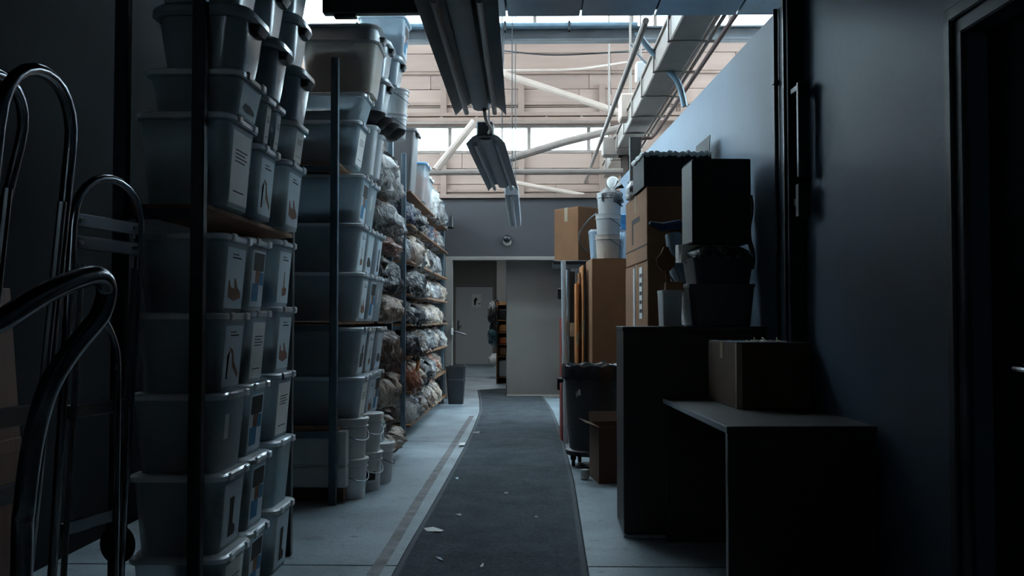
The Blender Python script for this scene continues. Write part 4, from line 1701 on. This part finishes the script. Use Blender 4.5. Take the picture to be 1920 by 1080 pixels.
tag(ob('black_block', (b, M_black), loc=(.262, 9.15, 1.36)), 'small black box clipped to the outermost leaning sheet', 'box')
for j, (x, h) in enumerate(((.47, .72), (.5, .74))):
    b = MB()
    b.lathe([(.022, 0), (.024, .01), (.022, .15), (.01, .19), (.01, .22), (.014, .22), (.012, .235)], 14)
    tag(ob('bottle', (b, M_whitep), loc=(.40 + .085 * j, 8.36 + .0 * j, .0)), 'slim pale bottle on the floor behind the trash can, %s' % ('aisle side', 'carton side')[j], 'bottle')
# storage table behind with brown box
t = thing('storage_table', 'black high table carrying the turned brown carton', 'table', (.2, 9.6, 0))
b = MB()
b.box(0, .75, 0, .75, 1.715, 1.755, .004)
ob('table_top', (b, M_black), t)
for x in (.34, .72):
    for y in (.1, .72):
        b = MB()
        b.box(x - .02, x + .02, y - .02, y + .02, 0, 1.715)
        ob('leg', (b, M_dsteel), t)
carton('turned brown carton on the black high table, before the grey wall', .29, .71, 9.72, 10.1, 1.757, 2.3, M_card, R(38))
pipe('cable', 'loop of pale wire hanging on the turned brown carton', 'cable', [at(1118, 400, 9.74), at(1100, 416, 9.67), at(1086, 440, 9.61), at(1090, 462, 9.625), at(1102, 472, 9.68)], .007, M_dull, path=True, seg=6)
tub('clear tub with blue contents behind the stacked white tubs', .52, .84, 8.78, 9.06, 1.712, 1.99, M_clear, .05, rim=M_lid, cont='blue')
G4 = 'stacked white tubs on the tall carton'
pts = [(.648, 1.709, M_beigep, 'beige tub at the bottom of the stack on the tall carton', .112, .22), (.655, 1.885, M_whitep, 'white tub in the middle of the stack on the tall carton', .115, .23), (.665, 2.075, M_whitep, 'white tub on top of the stack on the tall carton', .112, .23)]
for x, z, m, lab, r_, h_ in pts:
    bucket(lab, x + .02, 8.63, z, r_, h_, m, lid=False, group=G4)
bag('grey crumpled plastic stuffed in the topmost white tub', .79, 8.53, 8.73, 2.2, 2.34, .19, 'grey', None, seed=4)
b = MB()
b.loft([rr(.04, .04, .015, 0), rr(.045, .045, .015, .14), rr(.03, .03, .015, .15)])
tag(ob('blue_canister', (b, M_bluep), loc=(.83, 8.95, 1.995)), 'blue canister on the clear tub beside the stacked white tubs', 'canister')

# wall furniture on the right partition
t = thing('steel_post', 'dark steel post standing against the blue-grey partition', 'post', (wx(4.66) - .045, 4.66, 0), RZ)
b = MB()
b.box(-.04, .04, -.04, .04, 0, 2.81, .004)
ob('tube', (b, M_dsteel), t)
b = MB()
b.box(-.052, -.04, -.01, .01, 0.0, 2.81, .002)
ob('front_strip', (b, M_black), t)
b = MB()
b.box(-.03, .02, -.16, -.13, 1.83, 2.28, .004)
b.box(-.03, .02, -.16, -.04, 2.24, 2.27, .004)
b.box(-.035, .02, -.17, -.12, 1.64, 1.8, .006)
b.box(-.02, .02, -.16, -.04, 1.7, 1.74, .004)
obs('latch_plate', (b, M_black), t)
t = thing('wall_conduit', 'thin dark conduit running up the partition behind the steel post', 'pipe', (wx(5.05) - .014, 5.05, 0), RZ)
b = MB()
b.tube([(0, 0, 0), (0, 0, 2.8)], .012, 8)
ob('tube', (b, M_dsteel), t)
b = MB()
for z in (.6, 1.5, 2.4):
    b.box(-.016, .013, -.02, .02, z, z + .02, .002)
obs('clip', (b, M_dsteel), t)


# ------------------------------------------------------------------ hand trucks on the left
def truck(label, x, y0, y1, ztop, lean, r=.014, m=M_chrome, bars=(.35, .75, 1.2), inner=True, arch=.16, wheels=True, caster=False, rz=0, toe=.22):
    """frame faces the aisle: its width runs along y, its top leans by `lean` towards +x"""
    W = y1 - y0
    t = thing('hand_truck', label, 'hand truck', (x, (y0 + y1) / 2, 0), rz)
    hw = W / 2

    def X(z):
        return lean * z / ztop
    pts = [(X(.1), -hw, .1), (X(ztop * .5), -hw, ztop * .5), (X(ztop - arch), -hw, ztop - arch)]
    for k in range(1, 12):
        a = math.pi * k / 12
        z = ztop - arch + arch * math.sin(a) ** .8
        pts.append((X(z), -hw * math.cos(a), z))
    pts += [(X(ztop - arch), hw, ztop - arch), (X(ztop * .5), hw, ztop * .5), (X(.1), hw, .1)]
    b = MB()
    b.tube(pts, r, 12)
    ob('frame_tube', (b, m), t)
    for z in bars:
        b = MB()
        b.box(X(z) - .006, X(z) + .006, -hw + r, hw - r, z - .022, z + .022, .004)
        ob('crossbar', (b, m), t)
        for s_ in (-1, 1):
            b = MB()
            b.lathe([(.007, 0), (.007, .006)], 8)
            b.v = [(X(z) + .006 + q[2], s_ * (hw - r - .02) + q[0], z + q[1]) for q in b.v]
            ob('bolt', (b, M_dull), t)
    if inner:
        for s_ in (-1, 1):
            b = MB()
            z1 = ztop - arch - .12
            b.tube([(X(.12) + .012, s_ * (hw - r * 2.6), .12), (X(z1) + .012, s_ * (hw - r * 2.6), z1)], r * .7, 8)
            ob('inner_rail', (b, M_dull), t)
    b = MB()
    b.box(0, toe, -hw - .04, hw + .04, .0, .008, .002)
    b.box(-.006, .004, -hw - .04, hw + .04, .0, .13, .002)
    ob('toe_plate', (b, M_dull), t)
    for s_ in (-1, 1):
        b = MB()
        b.M = Matrix.Translation((-.1, s_ * (hw + .035), .125)) @ Matrix.Rotation(R(90), 4, 'X') @ Matrix.Translation((0, 0, -.025))
        b.lathe([(.06, .006), (.075, .0), (.11, .0), (.125, .012), (.125, .038), (.11, .05), (.075, .05), (.06, .044)], 24)
        o = ob('wheel', (b, M_rubber), t)
        b = MB()
        b.M = Matrix.Translation((-.1, s_ * (hw + .035), .125)) @ Matrix.Rotation(R(90), 4, 'X') @ Matrix.Translation((0, 0, -.022))
        b.lathe([(.015, 0), (.065, .006), (.065, .038), (.015, .044)], 20)
        ob('hub', (b, M_dull), o)
    b = MB()
    b.tube([(-.1, -hw - .03, .125), (-.1, hw + .03, .125)], .009, 8)
    b.box(-.1, .0, -hw, -hw + .01, .11, .14)
    b.box(-.1, .0, hw - .01, hw, .11, .14)
    ob('axle', (b, M_dsteel), t)
    if caster:
        b = MB()
        b.M = Matrix.Translation((-.02, hw + .03, .38)) @ Matrix.Rotation(R(90), 4, 'X') @ Matrix.Translation((0, 0, -.016))
        b.lathe([(.03, .004), (.036, 0), (.058, 0), (.066, .008), (.066, .026), (.058, .032), (.036, .032), (.03, .028)], 22)
        o = ob('caster_wheel', (b, M_rubber), t)
        b = MB()
        b.box(-.05, .0, hw + .0, hw + .012, .34, .5, .004)
        ob('caster_fork', (b, M_dsteel), o)
    return t


truck('hand truck with arched tube handle standing beside the near rack', -1.475, 2.98, 3.31, 1.625, .085, .014, M_chrome, (.5, .87, 1.405, 1.475), True, .17, caster=True, rz=R(-14))
truck('tall hand truck with bright looped handle leaning behind the curved handle', -1.215, 1.9, 2.2, 1.7, .15, .014, M_chrome, (.55, .78, .95), True, .15)
t = truck('tall hand truck with a small inner loop leaning behind the bright looped one', -1.62, 2.0, 2.3, 1.72, .4, .013, M_chrome, (.6, 1.0), False, .14, toe=.14)
b = MB()
q = []
for k in range(13):
    a = math.pi * k / 12
    z = 1.40 + .13 * math.sin(a) ** .8
    q.append((.4 * z / 1.79, -.1 * math.cos(a), z))
b.tube([(.4 * .62 / 1.79, -.1, .62)] + q + [(.4 * .62 / 1.79, .1, .62)], .010, 10)
ob('inner_loop', (b, M_chrome), t)
# nearest truck: its thick curved handle
t = thing('hand_truck', 'hand truck with a thick curved chrome pistol handle, standing before the others', 'hand truck', (-.86, 1.4, 0))
off = Vector((-.86, 1.4, 0))
ppx = [(-190, 700, 1.16), (-80, 645, 1.2), (0, 602, 1.25), (80, 553, 1.32), (150, 522, 1.4), (186, 519, 1.45), (200, 545, 1.48), (186, 592, 1.47), (140, 650, 1.44), (92, 725, 1.42), (62, 830, 1.42), (46, 950, 1.42), (40, 1080, 1.43)]
pp = [at(*q) - off for q in ppx]
pp.append(Vector((pp[-1].x, pp[-1].y, .1)))
b = MB()
b.tube(smooth_path(pp, 6), .0155, 14)
ob('curved_handle', (b, M_chrome), t)
bx = pp[-1].x
for s_ in (-.26,):
    b = MB()
    b.tube([(bx, pp[-1].y + s_, .1), (bx + .01, pp[-1].y + s_, .95), (pp[2].x, pp[2].y - .05, pp[2].z - .03)], .0145, 12)
    ob('rail', (b, M_chrome), t)
for z in (.25, .62):
    b = MB()
    b.box(bx - .006, bx + .006, pp[-1].y - .26, pp[-1].y, z - .02, z + .02, .003)
    ob('crossbar', (b, M_chrome), t)
b = MB()
b.box(bx - .004, bx + .2, pp[-1].y - .3, pp[-1].y + .04, 0, .008, .002)
b.box(bx - .008, bx + .002, pp[-1].y - .3, pp[-1].y + .04, 0, .12, .002)
ob('toe_plate', (b, M_dull), t)
for s_ in (-.3, .04):
    b = MB()
    b.M = Matrix.Translation((bx - .1, pp[-1].y + s_, .125)) @ Matrix.Rotation(R(90), 4, 'X') @ Matrix.Translation((0, 0, -.025))
    b.lathe([(.02, .01), (.075, .004), (.11, .0), (.125, .012), (.125, .038), (.11, .05), (.075, .046), (.02, .04)], 24)
    ob('wheel', (b, M_rubber), t)
b = MB()
b.tube([(bx - .1, pp[-1].y - .3, .125), (bx - .1, pp[-1].y + .04, .125)], .009, 8)
b.box(bx - .1, bx, pp[-1].y - .262, pp[-1].y - .25, .11, .14)
b.box(bx - .1, bx, pp[-1].y - .01, pp[-1].y, .11, .14)
ob('axle', (b, M_dsteel), t)
# folded strap handle of a low cart between the trucks
t = thing('low_cart', 'low cart with thin bent chrome handle between the hand trucks', 'cart', (-1.27, 2.72, 0))
off = Vector((-1.27, 2.72, 0))
b = MB()
q = [at(176, 578, 2.5) - off, at(198, 603, 2.55) - off, at(214, 640, 2.6) - off, at(220, 680, 2.62) - off, at(220, 760, 2.64) - off]
b.tube(smooth_path(q + [Vector((q[-1].x, q[-1].y, .16))], 5), .009, 10)
ob('handle', (b, M_chrome), t)
b = MB()
b.box(-.16, .17, -.18, .12, .12, .16, .01)
ob('deck', (b, M_ply), t)
for sx in (-.12, .13):
    for sy in (-.14, .08):
        b = MB()
        b.M = Matrix.Translation((sx, sy, .05)) @ Matrix.Rotation(R(90), 4, 'X') @ Matrix.Translation((0, 0, -.012))
        b.lathe([(.02, 0), (.05, .003), (.05, .021), (.02, .024)], 16)
        b.M = Matrix()
        b.box(sx - .012, sx + .012, sy - .016, sy + .016, .095, .12)
        ob('caster', (b, M_rubber), t)
# board leaning on the dark left partition
t = thing('leaning_board', 'reddish brown board leaning on the dark wall behind the hand trucks', 'board', (-2.16, 3.0, 0))
t.rotation_euler = (0, R(-5), 0)
b = MB()
b.box(-.012, .012, -.1, 1.1, 0, 1.3, .002)
ob('sheet', (b, M_dply), t)
b = MB()
b.box(.012, .016, -.1, 1.1, .6, .66, .001)
ob('batten', (b, M_dply), t)
